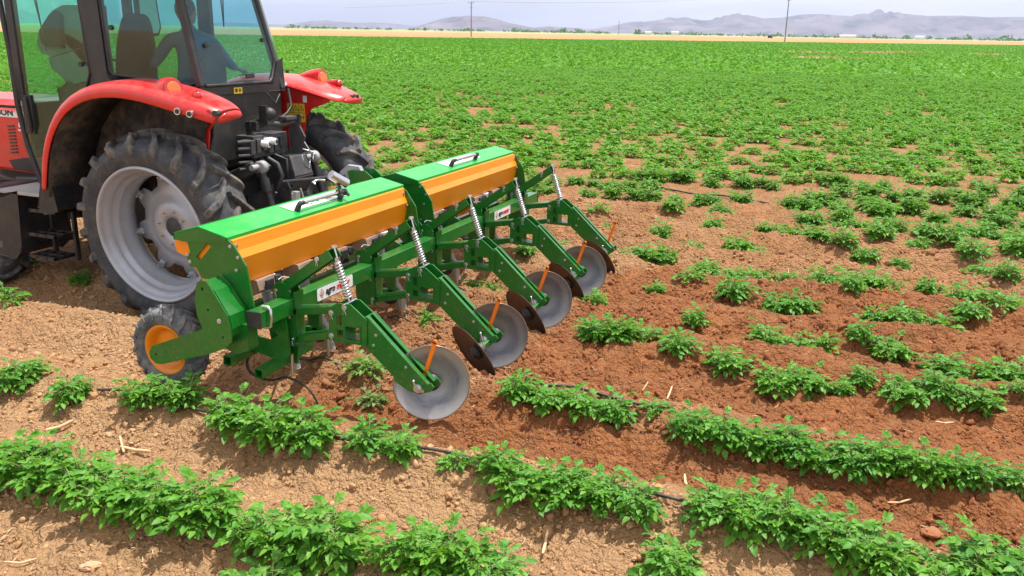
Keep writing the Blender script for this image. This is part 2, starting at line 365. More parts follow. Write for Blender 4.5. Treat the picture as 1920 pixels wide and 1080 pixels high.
def text_part(name, body, mat, parent, loc, xdir, ydir, size, shear=0, extrude=.0008, bold=0, off=(0, 0, 0), sx=1):
    """lettering as a thin raised mesh lying in the plane xdir, ydir"""
    cu = bpy.data.curves.new(name, 'FONT'); cu.body = body; cu.size = size; cu.extrude = extrude; cu.shear = shear; cu.offset = bold; cu.resolution_u = 3
    to = bpy.data.objects.new('tmp', cu); COL.objects.link(to)
    dg = bpy.context.evaluated_depsgraph_get(); me = bpy.data.meshes.new_from_object(to.evaluated_get(dg))
    bpy.data.objects.remove(to); bpy.data.curves.remove(cu)
    X = Vector(xdir).normalized(); Y = Vector(ydir); Y = (Y-X*Y.dot(X)).normalized(); Z = X.cross(Y)
    m4 = Matrix((X*sx, Y, Z)).transposed().to_4x4(); m4.translation = Vector(loc)-Vector(off)
    me.transform(m4); me.materials.clear(); me.materials.append(mat); me.name = name
    o = bpy.data.objects.new(name, me); COL.objects.link(o); o.parent = parent
    return o

# ------------------------------------------------------------ land shape
_tab = np.random.default_rng(5).random((256, 256))
def vnoise(x, y, s, seed=0):
    x = np.asarray(x, float)/s+seed*17.3; y = np.asarray(y, float)/s+seed*9.1
    xi = np.floor(x).astype(np.int64); yi = np.floor(y).astype(np.int64); fx = x-xi; fy = y-yi
    fx = fx*fx*(3-2*fx); fy = fy*fy*(3-2*fy)
    a = _tab[xi % 256, yi % 256]; b = _tab[(xi+1) % 256, yi % 256]; c = _tab[xi % 256, (yi+1) % 256]; d = _tab[(xi+1) % 256, (yi+1) % 256]
    return (a*(1-fx)+b*fx)*(1-fy)+(c*(1-fx)+d*fx)*fy-.5
def sstep(a, b, v): t = np.clip((v-a)/(b-a), 0, 1); return t*t*(3-2*t)
ROWS_OLD = [-2.6, -1.55, -.55, .5, 1.5, 2.5, 3.5, 4.55, 5.6, 6.6, 7.6]
ROWS_NEW = [-2.6, -1.55, -.50, .62, 1.97, 2.96, 4.05, 5.15, 6.2, 7.2, 8.2]
def ridge(x, rows, w=.30):
    r = np.zeros_like(x)
    for c in rows: r = np.maximum(r, np.exp(-((x-c)/w)**2))
    return r
def gz(x, y):
    x = np.asarray(x, float); y = np.asarray(y, float)
    xw = x+vnoise(x, y, 1.7, 3)*.12
    k = sstep(-1.2, -.4, y)
    r = ridge(xw, ROWS_OLD)*k+ridge(xw, ROWS_NEW)*(1-k)
    far = 1-sstep(6, 12, x)
    h = (-.05+.19*r)*far + .05*(1-far)
    # furrows opened by the discs
    passed = (1-sstep(-.75, -.45, y))*sstep(-.4, 0, x)*(1-sstep(4.0, 4.5, x))
    h = h+.03*passed*(r > .3)*vnoise(x, y, .3, 8)
    for c in (0, 1, 2, 3, 4):   # slots cut by the discs and the soil thrown up beside them
        h = h-.055*np.exp(-((x-c)/.15)**2)*(1-sstep(-.72, -.50, y))*sstep(-3.2, -1.6, y)
        for s_ in (-1, 1):
            if 0 <= c+s_*.5 <= 4: h = h+.05*np.exp(-((x-c-s_*.34)/.13)**2)*(1-sstep(-.62, -.45, y))*sstep(-2.6, -1.2, y)
    for c in (1.22, 3.15):   # wheel ruts of the tractor
        h = h-.07*np.exp(-((x-c)/.26)**4)*sstep(1.5, 2.3, y)*(1-sstep(6, 8, y))
    h = h+vnoise(x, y, 1.1, 1)*.05*far+vnoise(x, y, .42, 2)*.035*far+vnoise(x, y, 9, 6)*.10*(1-far)
    return h
def moist_f(x, y):
    m = (1-sstep(-.9, -.3, y))*sstep(-.35, .15, x)*(1-sstep(3.9, 4.9, x))
    rd = ridge(x+vnoise(x, y, 1.2, 4)*.2, ROWS_NEW, .34)
    m = m*(1-.45*rd*(x < 1.2))
    m = np.maximum(m, .85*np.exp(-((x-.05)/.34)**2)*(1-sstep(.3, .9, y)))
    m = np.maximum(m, .5*sstep(0, .7, x)*(1-sstep(3.6, 4.6, x))*(1-sstep(.5, 1.8, y)))
    m = np.maximum(m, .42*sstep(3.8, 5, x))
    m = m+.35*vnoise(x, y, .9, 12)*sstep(-.6, .3, x)
    return np.clip(m+.08, 0, 1)

# ------------------------------------------------------------ ground sheet
def graded(lo, hi, fine, a, b, grow, far):
    xs = list(np.arange(a, b, fine)); st = fine; v = b
    while v < hi: xs.append(v); st = min(st*grow, far); v += st
    xs.append(hi); st = fine; v = a; left = []
    while v-st > lo: v -= st; left.append(v); st = min(st*grow, far)
    left.append(lo)
    return np.array(left[::-1]+xs)
QUAL = 1.0
gx = graded(-300, 24000, .016*QUAL, -3.4, 6.4, 1.028, 900); gy = graded(-16000, 24000, .018*QUAL, -5.2, 4.6, 1.035, 900)
X, Y = np.meshgrid(gx, gy, indexing='ij')
Z = gz(X, Y)
near = (1-sstep(6, 20, X))*(1-sstep(5, 14, np.abs(Y)))
def ridged(x, y, s, sd): return .5-2*np.abs(vnoise(x, y, s, sd))
wx_ = X+vnoise(X, Y, .09, 20)*.05; wy_ = Y+vnoise(X, Y, .09, 21)*.05
lump = np.maximum(0, vnoise(wx_, wy_, .12, 13))**1.3*.11+np.maximum(0, vnoise(wx_, wy_, .06, 14)+.05)**1.1*.055+vnoise(wx_, wy_, .033, 15)*.018+ridged(X, Y, .2, 16)*.014
rough = .55+.75*moist_f(X, Y)+.7*vnoise(X, Y, .8, 31)
Z = Z+lump*near*rough
far2 = sstep(300, 900, np.abs(X)+np.abs(Y)); Z = Z*(1-far2)
nx, ny = len(gx), len(gy)
me = bpy.data.meshes.new('ground')
me.vertices.add(nx*ny); me.vertices.foreach_set('co', np.stack([X, Y, Z], -1).astype(np.float32).ravel())
ii = (np.arange(nx-1)[:, None]*ny+np.arange(ny-1)[None, :]).ravel()
q = np.stack([ii, ii+ny, ii+ny+1, ii+1], -1).astype(np.int32)
me.loops.add(q.size); me.loops.foreach_set('vertex_index', q.ravel())
me.polygons.add(len(q)); me.polygons.foreach_set('loop_start', np.arange(0, q.size, 4, dtype=np.int32))
me.polygons.foreach_set('use_smooth', np.ones(len(q), bool)); me.update()
at = me.attributes.new('moist', 'FLOAT', 'POINT'); at.data.foreach_set('value', (moist_f(X, Y)*np.where(X > 12, 0, 1)+.55*(X > 12)).astype(np.float32).ravel())
me.materials.append(G['soil'])
ground = bpy.data.objects.new('ground', me); COL.objects.link(ground); tag(ground, 'bare reddish brown field soil with furrows, with a straw coloured stubble strip far off', 'ground', kind='structure')
print('ground verts', nx*ny)
def gz1(x, y): return float(gz(np.array([x]), np.array([y]))[0])

# ------------------------------------------------------------ hills
def at_px(px, py, D):
    """land direction of an azimuth read off the photograph, at a real distance D"""
    d = Fv+Rv*((px-960)/F_PX)-Uv*((py-540)/F_PX); h = math.hypot(d.x, d.y)
    return CAM.x+d.x/h*D, CAM.y+d.y/h*D, CAM.z+d.z/h*D
hill_m, t, p = base_mat('dry_hillside')
c = mix(t, noise_f(t, .0011, 8, .6, .3, .7), (.12, .10, .11), (.30, .25, .25)); c = mix(t, noise_f(t, .0035, 5, .6, .45, .7), c, (.06, .07, .06))
t.links.new(c, p.inputs['Base Color']); p.inputs['Roughness'].default_value = 1; p.inputs['Specular IOR Level'].default_value = 0
def hills(name, prof, D, depth, label, seed):
    """prof: (pixel x, pixel y of the skyline) -> a ridge of real height at distance D"""
    xs = np.linspace(prof[0][0], prof[-1][0], 300); ys = np.interp(xs, [a for a, b in prof], [b for a, b in prof])
    vs = []; nrow = 44
    for i, (px, py) in enumerate(zip(xs, ys)):
        xx, yy, zz = at_px(px, py, D); dx, dy = (xx-CAM.x)/D, (yy-CAM.y)/D
        for j in range(nrow):
            u = j/(nrow-1)*2-1; D2 = D+u*depth
            x_, y_ = CAM.x+dx*D2, CAM.y+dy*D2
            prof_h = max(0, math.cos(u*math.pi/2))**1.3
            nzv = mn.fractal(Vector((x_, y_, seed*100))*.0009, 1, 2, 5)
            n2_ = abs(mn.fractal(Vector((x_, y_, seed*50))*.0022, 1, 2, 5)); h = max(0, zz)*prof_h*(1+(.40*nzv-.45*n2_ if abs(u) > .08 else .04*nzv))
            vs.append((x_, y_, h-8))
    fs = [(i*nrow+j, (i+1)*nrow+j, (i+1)*nrow+j+1, i*nrow+j+1) for i in range(len(xs)-1) for j in range(nrow-1)]
    m = MB(); m.add(vs, fs, 0, True); o = m.build(name, hill_m); tag(o, label, 'hills', kind='structure'); return o
hills('hills', [(300, 52), (420, 42), (470, 43), (540, 45), (585, 38), (620, 39), (665, 42), (720, 42), (760, 46), (800, 50), (860, 56)], 15000, 1800, 'low pale lavender hills on the horizon behind the cab', 1)
hills('hills', [(770, 51), (800, 43), (825, 35), (850, 30), (880, 28), (905, 29), (930, 35), (960, 43), (1000, 50), (1030, 48), (1060, 50), (1090, 52), (1130, 58)], 11000, 1400, 'rounded blue hill left of the first pole', 2)
hills('hills', [(1060, 58), (1130, 51), (1190, 42), (1240, 36), (1290, 34), (1320, 38), (1350, 36), (1385, 28), (1400, 27), (1430, 34), (1460, 33), (1500, 27), (1540, 25), (1570, 28), (1610, 30), (1650, 25), (1690, 25), (1740, 29), (1800, 28), (1850, 31), (1960, 30), (2200, 40)], 14000, 2300, 'long lavender mountain range along the right horizon', 3)

# ------------------------------------------------------------ instancing of uncountable stuff
def instance_stuff(name, proto, pts, rots, scls, label, cat, moist=None):
    me = bpy.data.meshes.new(name); n = len(pts)
    me.vertices.add(n); me.vertices.foreach_set('co', np.asarray(pts, np.float32).ravel())
    a = me.attributes.new('rot', 'FLOAT_VECTOR', 'POINT'); a.data.foreach_set('vector', np.asarray(rots, np.float32).ravel())
    a = me.attributes.new('scl', 'FLOAT_VECTOR', 'POINT'); a.data.foreach_set('vector', np.asarray(scls, np.float32).ravel())
    a = me.attributes.new('moist', 'FLOAT', 'POINT'); a.data.foreach_set('value', (np.zeros(n) if moist is None else moist).astype(np.float32))
    me.update()
    o = bpy.data.objects.new(name, me); COL.objects.link(o); tag(o, label, cat, kind='stuff')
    g = bpy.data.node_groups.new(name, 'GeometryNodeTree')
    g.interface.new_socket('Geometry', in_out='INPUT', socket_type='NodeSocketGeometry'); g.interface.new_socket('Geometry', in_out='OUTPUT', socket_type='NodeSocketGeometry')
    gi = g.nodes.new('NodeGroupInput'); go = g.nodes.new('NodeGroupOutput'); ip = g.nodes.new('GeometryNodeInstanceOnPoints'); ob = g.nodes.new('GeometryNodeObjectInfo')
    ob.inputs['Object'].default_value = proto
    for nm, typ, sock in (('rot', 'FLOAT_VECTOR', 'Rotation'), ('scl', 'FLOAT_VECTOR', 'Scale')):
        na = g.nodes.new('GeometryNodeInputNamedAttribute'); na.data_type = typ; na.inputs['Name'].default_value = nm
        g.links.new([x for x in na.outputs if x.enabled and x.name == 'Attribute'][0], ip.inputs[sock])
    g.links.new(gi.outputs[0], ip.inputs['Points']); g.links.new(ob.outputs['Geometry'], ip.inputs['Instance']); g.links.new(ip.outputs[0], go.inputs[0])
    md = o.modifiers.new('scatter', 'NODES'); md.node_group = g
    return o
def clod_proto(seed):
    import bmesh
    bm = bmesh.new(); bmesh.ops.create_icosphere(bm, subdivisions=2, radius=1)
    for v in bm.verts:
        n_ = mn.fractal(v.co*1.1+Vector((seed*7.1, 0, 0)), 1, 2, 3); n2 = mn.noise(v.co*3+Vector((0, seed*3.3, 0)))
        v.co *= 1+.38*n_+.12*n2; v.co.z *= .72
    me = bpy.data.meshes.new('clod'); bm.to_mesh(me); bm.free(); me.materials.append(G['clod'])
    for p in me.polygons: p.use_smooth = seed % 2 == 0
    return bpy.data.objects.new('clod', me)
for sd, cnt in ((0, 20000), (1, 18000), (2, 14000), (3, 14000)):
    x = RNG.uniform(0, 1, cnt*2)**1.3*11-3.2; y = RNG.uniform(-5.5, 5, cnt*2)
    mo = moist_f(x, y); keep = RNG.random(cnt*2) < (.42+.5*mo)*(.45+1.6*np.clip(vnoise(x, y, .5, 40)+.25, 0, 1))
    x, y, mo = x[keep], y[keep], mo[keep]; n = len(x)
    s = .0045+.009*RNG.random(n)**1.6+.022*RNG.random(n)**16
    z = gz(x, y)+s*.3+.006
    instance_stuff('soil_clods', clod_proto(sd), np.stack([x, y, z], -1), RNG.uniform(0, 6.28, (n, 3)), np.stack([s*RNG.uniform(.8, 1.4, n), s*RNG.uniform(.8, 1.3, n), s], -1),
                   'loose crumbs and clods of soil strewn over the tilled ground', 'soil', mo)
# straw litter
def straw_proto(seed):
    m = MB(); rr = random.Random(seed); pts = [(i/5-.5, .04*math.sin(i*1.3+seed), .02*rr.random()) for i in range(6)]
    m.tube(pts, [.022, .03, .032, .03, .026, .012], 5); o = m.build('straw', G['straw']); COL.objects.unlink(o); return o
for sd in (1, 2, 3):
    n = 950; x = RNG.uniform(0, 1, n)**1.2*9-3.1; y = RNG.uniform(-5, 5, n)
    L = .02+.07*RNG.random(n)**2.2
    instance_stuff('straw_litter', straw_proto(sd), np.stack([x, y, gz(x, y)+.018], -1), np.stack([RNG.uniform(-.15, .15, n), RNG.uniform(-.25, .25, n), RNG.uniform(0, 6.28, n)], -1),
                   np.stack([L, np.full(n, .045)+.05*RNG.random(n), np.full(n, .05)+.04*RNG.random(n)], -1), 'short bits of dry straw lying over the soil', 'straw')
n = 150; x = 1+.5*RNG.normal(size=n); y = .15+.5*RNG.normal(size=n); L = .05+.10*RNG.random(n)
instance_stuff('straw_litter', straw_proto(9), np.stack([x, y, gz(x, y)+.03], -1), np.stack([RNG.uniform(-.3, .3, n), RNG.uniform(-.6, .4, n), RNG.uniform(0, 6.28, n)], -1),
               np.stack([L, np.full(n, .06), np.full(n, .06)], -1), 'heap of dry straw caught under the ridger arms', 'straw')

# ------------------------------------------------------------ the ridging and fertilising implement
# axes: X across the machine (arms at X = 0..4), -Y to the rear, Z up
IMP = (2.0, .45, 0.0)
imp = thing('ridger_implement', 'green and orange fertiliser ridger with five disc arms, mounted behind the red tractor', 'farm implement', IMP)
g, st = G['green'], G['steel']
MB().box(-.375, 4.375, .40, .50, .652, .758).build('toolbar', g, imp, bevel=.006)
for x0, x1 in ((-.392, -.376), (4.376, 4.392)):
    MB().box(x0, x1, .397, .503, .649, .761).build('end_cap', G['black_plastic'], imp, bevel=.006)
MB().tube([(-.31, .44, .775), (-.31, .395, .775), (-.31, .380, .76), (-.31, .374, .71), (-.31, .382, .65), (-.31, .40, .64), (-.31, .45, .64)], .010, 10).build('clamp_bolt', st, imp)
def bolt_parts(lst, pins=()):
    for b in lst:
        m = MB(); m.bolt(*b[:2], **(b[2] if len(b) > 2 else {})); c = b[0]
        if len(b) > 3: m.tube([(c[0]-.009, c[1], c[2]), (c[0]-.014, c[1]-b[3], c[2]-.040)], .0018, 5); m.tube([(c[0]-.009, c[1], c[2]), (c[0]-.014, c[1]+.004, c[2]-.044)], .0018, 5)
        m.build('bolt', st, imp)
# one arm unit, built at X = 0 then repeated
def holes_rect(y0, y1, z0, z1): return [(y0, z0), (y0, z1), (y1, z1), (y1, z0)]
colp = [(.555, .44), (.56, .60), (.548, .735), (.552, .82), (.52, .85), (.48, .862), (.44, .84), (.415, .80), (.40, .60), (.392, .43)]
brk = [(.125, .517), (.122, .738), (.046, .775), (-.042, .780), (-.161, .692), (-.156, .527), (-.127, .518)]
legp = [(-.140, .705), (-.168, .705), (-.577, .330), (-.605, .338), (-.622, .318), (-.600, .285), (-.52, .255), (-.45, .262), (-.36, .306), (-.345, .337), (-.140, .512)]
def arm_parts(x, far_disc, near_disc):
    P = imp; made = []
    for s in (-1, 1):
        MB().prism(colp, x+s*.052-.006, x+s*.052+.006).build('column_plate', g, P, bevel=.0015)
    MB().box(x-.046, x+.046, .385, .40, .45, .80).build('column_web', g, P)
    bolt_parts([((x-.058, .525, .80), .010, {}, .012), ((x-.058, .525, .735), .010), ((x-.058, .53, .62), .010), ((x-.058, .425, .665), .010, {}, .012), ((x-.058, .415, .48), .010, {}, .012)])
    # linkage tubes
    MB().bar((x, .41, .665), (x, .125, .715), .092, .052).build('upper_link', g, P, bevel=.008)
    MB().bar((x, .41, .472), (x, .125, .545), .092, .050).build('lower_link', g, P, bevel=.008)
    # upper spring bar, an open channel
    d = Vector((0, -.36, .235)).normalized(); a = Vector((x, .47, .825)); b = Vector((x, .10, 1.087)); upv = Vector((0, d.z, -d.y)).normalized()
    m = MB()
    for s in (-1, 1): m.bar(a+Vector((s*.048, 0, 0)), b+Vector((s*.048, 0, 0)), .006, .066, up=upv)
    m.bar(a+upv*.030, b+upv*.030, .102, .006, up=upv); m.build('spring_bar', g, P, bevel=.0015)
    bolt_parts([((x-.052, .197, 1.045), .012, {}, .012)])
    m = MB(); m.tube([(x-.06, .50, .875), (x-.02, .50, .885), (x+.05, .47, .865)], .005, 6); m.build('split_pin', st, P)
    # spring with its rod
    m = MB(); m.tube([(x, .105, 1.135), (x, .102, 1.12)], .019, 6, smooth=False); m.tube([(x, .104, 1.13), (x, .0, .77)], .007, 8)
    m.tube([(x, .088, 1.058), (x, .086, 1.035)], .016, 6, smooth=False); m.tube([(x, .086, 1.03), (x, .084, 1.022)], .026, 14)
    m.helix((x, .083, 1.02), (x, .003, .79), .0235, .0058, 13); m.build('coil_spring', st, P)
    m = MB(); m.tube([(x-.075, 0, .772), (x+.075, 0, .772)], .009, 10); m.build('spring_pin', st, P)
    bolt_parts([((x-.062, .0, .755), .013, {}, .018), ((x-.062, .10, .707), .013, {}, .018), ((x-.062, .105, .552), .013, {}, .018)])
    for s in (-1, 1):
        MB().prism(brk, x+s*.056-.005, x+s*.056+.005, [holes_rect(.025, .062, .63, .70), holes_rect(.02, .062, .545, .60), holes_rect(-.108, .0, .545, .632)]).build('bracket_plate', g, P, bevel=.0015)
    m = MB(); y0, y1, z0, z1 = -.114, .006, .537, .640
    m.prism([(y0, z0), (y0, z1), (y1, z1), (y1, z0)], x-.066, x+.05, [[(y0+.008, z0+.008), (y0+.008, z1-.008), (y1-.008, z1-.008), (y1-.008, z0+.008)]]); m.build('cross_tube', g, P, bevel=.001)
    for s in (-1, 1):
        MB().prism(legp, x+s*.046-.006, x+s*.046+.006).build('leg_plate', g, P, bevel=.0015)
    m = MB()
    for s in (-1, 1): m.bar((x+s*.036, -.150, .712), (x+s*.036, -.585, .322), .036, .012)
    m.box(x-.05, x+.05, -.150, -.140, .55, .712); m.build('leg_flange', g, P, bevel=.004)
    bolt_parts([((x-.052, yy, zz), .007) for yy, zz in ((-.22, .60), (-.43, .42), (-.20, .53))])
    m = MB()
    m.bolt((x-.052, -.515, .295), .020, h=.03); m.tube([(x-.08, -.515, .295), (x-.084, -.500, .345)], .007, 8); m.ball((x-.084, -.500, .35), .010); m.tube([(x-.055, -.545, .28), (x+.05, -.545, .28)], .012, 12); m.build('pivot_bolt', st, P)
    # flat orange scraper lever
    m = MB(); pts = [(-.538, .272), (-.508, .330), (-.593, .585)]
    m.bar((x+.032, pts[0][0], pts[0][1]), (x+.032, pts[1][0], pts[1][1]+.004), .010, .026, up=(0, 1, 0)); m.bar((x+.032, pts[1][0], pts[1][1]-.004), (x+.032, pts[2][0], pts[2][1]), .010, .026, up=(0, 1, 0))
    m.tube([(x+.027, -.593, .585), (x+.037, -.593, .585)], .0135, 16); m.build('lever', G['orange_bar'], P, bevel=.002)
def dish(name, c, nrm, mats, r=.245):
    """a concave disc whose near face looks along nrm"""
    prof = [(.030, 0), (.030, .035), (.028, .06), (.022, .10), (.014, .15), (.005, .20), (-.004, .235), (-.008, r-.004), (-.006, r)]
    back = [(xx+.0045, rr) for xx, rr in prof[::-1]]
    m = MB(); m.lathe(prof+back[1:-1]+[(.0345, 0)], 72)
    me_o = m.build(name, mats, imp, org=(0, 0, 0))
    q = Vector((-1, 0, 0)).rotation_difference(Vector(nrm).normalized())
    me_o.rotation_mode = 'QUATERNION'; me_o.rotation_quaternion = q; me_o.location = Vector(c)-Vector(IMP)
    h = MB(); h.lathe([(-.02, 0), (-.02, .028), (-.005, .034), (.0, .055), (.02, .055)], 20); h.lathe([(.034, .05), (.075, .04), (.09, .03), (.09, 0)], 20)
    ho = h.build('hub', G['cast'], me_o, org=(0, 0, 0))
    return me_o
for k in range(5):
    arm_parts(float(k), 0, 0)
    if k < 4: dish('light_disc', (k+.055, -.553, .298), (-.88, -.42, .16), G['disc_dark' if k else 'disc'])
    if k > 0: dish('dark_disc', (k-.175, -.495, .225), (-.74, .50, -.46), G['disc_rust'])
    MB().bar((k-.02, -.545, .285), (k-.13, -.52, .25) if k else (k+.03, -.55, .29), .05, .05).build('disc_bearing', g, imp, bevel=.006)

# hoppers
lidprof = [(1.092, 1.135), (1.092, 1.180), (.890, 1.238), (.668, 1.190), (.668, 1.160), (.672, 1.160), (.672, 1.186), (.89, 1.233), (1.087, 1.176), (1.087, 1.135)]
tank = [(1.08, 1.15), (1.12, 1.105), (1.10, 1.045), (1.03, 1.025), (.955, .94), (.90, .865), (.70, .862), (.652, .872), (.618, 1.050), (.641, 1.098), (.650, 1.165), (.89, 1.22)]
endp = [(1.0, 1.15), (.978, 1.06), (1.012, 1.03), (.99, .965), (.94, .965), (.905, .90), (.80, .90), (.70, .88), (.64, .80), (.60, .655), (.50, .655), (.508, .78), (.545, 1.02), (.632, 1.145), (.70, 1.19), (.89, 1.225)]
slot = [(.935, 1.035), (.91, 1.015), (.81, 1.115), (.84, 1.135)]
for x0, x1 in ((-.32, 1.90), (2.15, 4.33)):
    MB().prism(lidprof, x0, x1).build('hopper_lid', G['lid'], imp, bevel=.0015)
    for xe in (x0, x1-.004):
        m = MB(); m.prism([(1.092, 1.135), (1.092, 1.18), (.89, 1.238), (.668, 1.19), (.668, 1.16), (.70, 1.155), (.99, 1.13)], xe, xe+.004)
        m.build('lid_end', g, imp)
    MB().prism(tank, x0+.03, x1-.03).build('hopper_tank', G['orange'], imp, bevel=.004)
    for xe in (x0+.012, x1-.024):
        MB().prism(endp, xe, xe+.010, [slot]).build('hopper_end_plate', g, imp, bevel=.0015)
        if xe in (x0+.012,): bolt_parts([((xe-.001, yy, zz), .008) for yy, zz in ((.655, 1.135), (.60, 1.07), (.985, 1.0), (.62, .985), (.655, .845), (1.0, 1.045))])
    bolt_parts([((xx, yy, zz), .009, dict(ax=(0, -1, 0))) for xx in (x0+.05, x1-.05) for yy, zz in ((.645, 1.13), (.612, 1.03))])
    # perforated sieve line, metering boxes and drive shaft under the tank
    MB().tube([(x0-.05, .86, .83), (x1+.02, .86, .83)], .012, 8).build('drive_shaft', st, imp)
    n = 5
    for i in range(n):
        xc = x0+.28+(x1-x0-.45)*i/(n-1)
        m = MB(); m.prism([(.74, .868), (.62, .868), (.60, .80), (.66, .76), (.74, .79)], xc-.09, xc+.09); m.build('metering_box', G['clear'], imp, bevel=.004)
        m = MB(); m.box(xc-.03, xc+.05, .585, .60, .80, .86); m.bolt((xc+.10, .60, .83), .014, ax=(0, -1, 0)); m.bolt((xc+.13, .60, .845), .012, ax=(0, -1, 0)); m.box(xc+.09, xc+.15, .60, .64, .80, .86); m.build('gate_lever', G['black_plastic'], imp, bevel=.002)
for x0, x1, xt in ((.47, 1.17, .66), (2.90, 3.63, 3.08)):
    # decal and grab handle on the rear slope of the lid
    sl_ = Vector((0, .222, .048)).normalized(); upn = Vector((0, -.21, .977))
    y0, z0 = .752, 1.190+(.752-.668)*.216
    m = MB(); a = Vector((x0, y0, z0+.003)); b = a+sl_*.118
    m.add([a, (x1, a.y, a.z), (x1, b.y, b.z), b, a+upn*.001, Vector((x1, a.y, a.z))+upn*.001, Vector((x1, b.y, b.z))+upn*.001, b+upn*.001], [(0, 1, 2, 3), (4, 5, 6, 7), (0, 1, 5, 4), (2, 3, 7, 6)])
    dec = m.build('lid_decal', G['white'], imp)
    text_part('lettering', 'agro', G['black_ink'], dec, (x0+.20, y0+.035, z0+.0120+.002), (1, 0, 0), sl_, .105, .2, bold=.002, off=IMP)
    text_part('lettering', 'master', G['red_ink'], dec, (x0+.40, y0+.035, z0+.0120+.002), (1, 0, 0), sl_, .105, .2, bold=.002, off=IMP, sx=.86)
    hx0, hx1 = x0+.04, x0+.58; hy, hz = .715, 1.262
    m = MB(); m.tube([(hx0, hy, hz), (hx1, hy, hz)], .013, 12); h = m.build('lid_handle', st, imp)
    for hx in (hx0, hx1):
        m = MB(); m.tube([(hx, hy+.035, hz-.065), (hx, hy+.012, hz-.02), (hx+(.0), hy, hz), (hx+(.04 if hx == hx0 else -.04), hy, hz)], [.022, .020, .019, .018], 10)
        m.build('handle_end', G['black_plastic'], h)
# toolbar decals
def diamond(par, x, y, z, s):
    for k, (a, mat) in enumerate(((1, 'black_ink'), (.82, 'white'), (.66, 'red_ink'), (.48, 'white'), (.34, 'black_ink'), (.16, 'white'))):
        MB().prism([(x-s*a*.8, z), (x, z+s*a), (x+s*a*.8, z), (x, z-s*a)], y-.0006*(k+1), y, axis='Y').build('emblem', G[mat], par)
for x0, x1, zz in ((.215, .655, .660), (3.20, 3.60, .660)):
    m = MB(); y = .3985; r = .008; z0, z1 = .662, .750
    pl = [(x0+r, z0), (x1-r, z0), (x1, z0+r), (x1, z1-r), (x1-r, z1), (x0+r, z1), (x0, z1-r), (x0, z0+r)]
    m.prism(pl, y-.001, y, axis='Y'); dec = m.build('toolbar_decal', G['white'], imp)
    diamond(dec, x0+.055, y-.001, .706, .036)
    W = (x1-x0)/.44
    text_part('lettering', 'agro', G['black_ink'], dec, (x0+.10, y-.002, .690), (1, 0, 0), (0, 0, 1), .066, .22, bold=.0022, off=IMP, sx=.95*W)
    text_part('lettering', 'master', G['red_ink'], dec, (x0+.232*W, y-.002, .690), (1, 0, 0), (0, 0, 1), .066, .22, bold=.0022, off=IMP, sx=.88*W)
# gauge wheel arm (the big cranked plate) and side box, near end and far end
whl = [(.78, .93), (.745, .952), (.705, .945), (.665, .895), (.56, .745), (.545, .66), (.55, .575), (.60, .528), (.72, .475), (1.125, .338), (1.18, .335), (1.22, .365), (1.225, .41), (1.19, .455), (.765, .63), (.80, .72), (.808, .82)]
for s, xb in ((1, -.49), (-1, 4.49)):
    x0, x1 = sorted((xb, xb+s*.012))
    MB().prism(whl, x0, x1, [[(.742+.01*math.cos(a), .895+.012*math.sin(a)) for a in np.linspace(0, 5.5, 8)], [(.71+.01*math.cos(a), .765+.008*math.sin(a)) for a in np.linspace(0, 5.5, 8)], [(1.166+.01*math.cos(a), .40+.010*math.sin(a)) for a in np.linspace(0, 5.5, 8)], [(.61+.007*math.cos(a), .60+.010*math.sin(a)) for a in np.linspace(0, 5.5, 8)]]).build('wheel_arm', g, imp, bevel=.002)
    xc = sorted((xb+s*.012, xb+s*.165)); MB().prism([(.74, .945), (.66, .89), (.555, .745), (.545, .66), (.56, .60), (.70, .62), (.775, .78)], xc[0], xc[1]).build('wheel_arm_box', g, imp, bevel=.004)
    xc = sorted((xb+s*.10, xb+s*.19)); MB().prism([(.62, .66), (.50, .66), (.50, .50), (.60, .46), (.72, .50), (.80, .60)], xc[0], xc[1]).build('wheel_arm_mount', g, imp, bevel=.004)
    MB().bolt((xb-.001, .625, .705), .011).build('arm_bolt', st, imp)
def small_wheel(xc, s):
    c = (xc, 1.165, .405)
    r, w = .275, .082
    prof = [(-.055, .165), (-.070, .18), (-w, .215), (-w+.004, .245), (-.060, .262), (-.03, .270), (0, .272), (.03, .270), (.060, .262), (w-.004, .245), (w, .215), (.070, .18), (.055, .165)]
    m = MB(); m.lathe(prof, 56, c=c); ty = m.build('gauge_wheel_tyre', G['small_tyre'], imp)
    m = MB(); N = 18
    for side in (-1, 1):
        for i in range(N):
            a0 = 2*math.pi*(i+(.5 if side > 0 else 0))/N; vs = []
            for j, (xx, rr, da) in enumerate(((.005, .272, 0), (.035, .270, .10), (.068, .258, .20), (.085, .235, .26), (.086, .215, .28))):
                for hw, hh in ((-.035, 0), (-.024, .022-.003*j), (.024, .022-.003*j), (.035, 0)):
                    a = a0+da+hw*1.2; vs.append((c[0]+side*(xx+(.004 if j == 4 else 0)+(hh*.35 if j > 2 else 0)), c[1]+(rr+hh*(1 if j < 4 else .2))*math.cos(a), c[2]+(rr+hh*(1 if j < 4 else .2))*math.sin(a)))
            fs = []
            for j in range(4):
                for k in range(3): q = j*4+k; fs.append((q, q+1, q+5, q+4))
            fs += [(0, 1, 2, 3), (16, 17, 18, 19)]; m.add(vs, fs)
    m.build('tread_lugs', G['small_tyre'], ty)
    m = MB(); m.lathe([(-.058, .175), (-.062, .160), (-.050, .150), (-.040, .135), (-.005, .125), (.0, .10), (-.012, .06), (-.012, .0)], 40, c=c); m.lathe([(-.048, .168), (.06, .165)], 40, c=c); m.lathe([(-.06, .032), (-.012, .036)], 18, c=c)
    m.build('gauge_wheel_rim', G['orange'], imp)
    MB().tube([(xc-.12, c[1], c[2]), (xc+.04, c[1], c[2])], .014, 12).build('gauge_wheel_axle', st, imp)
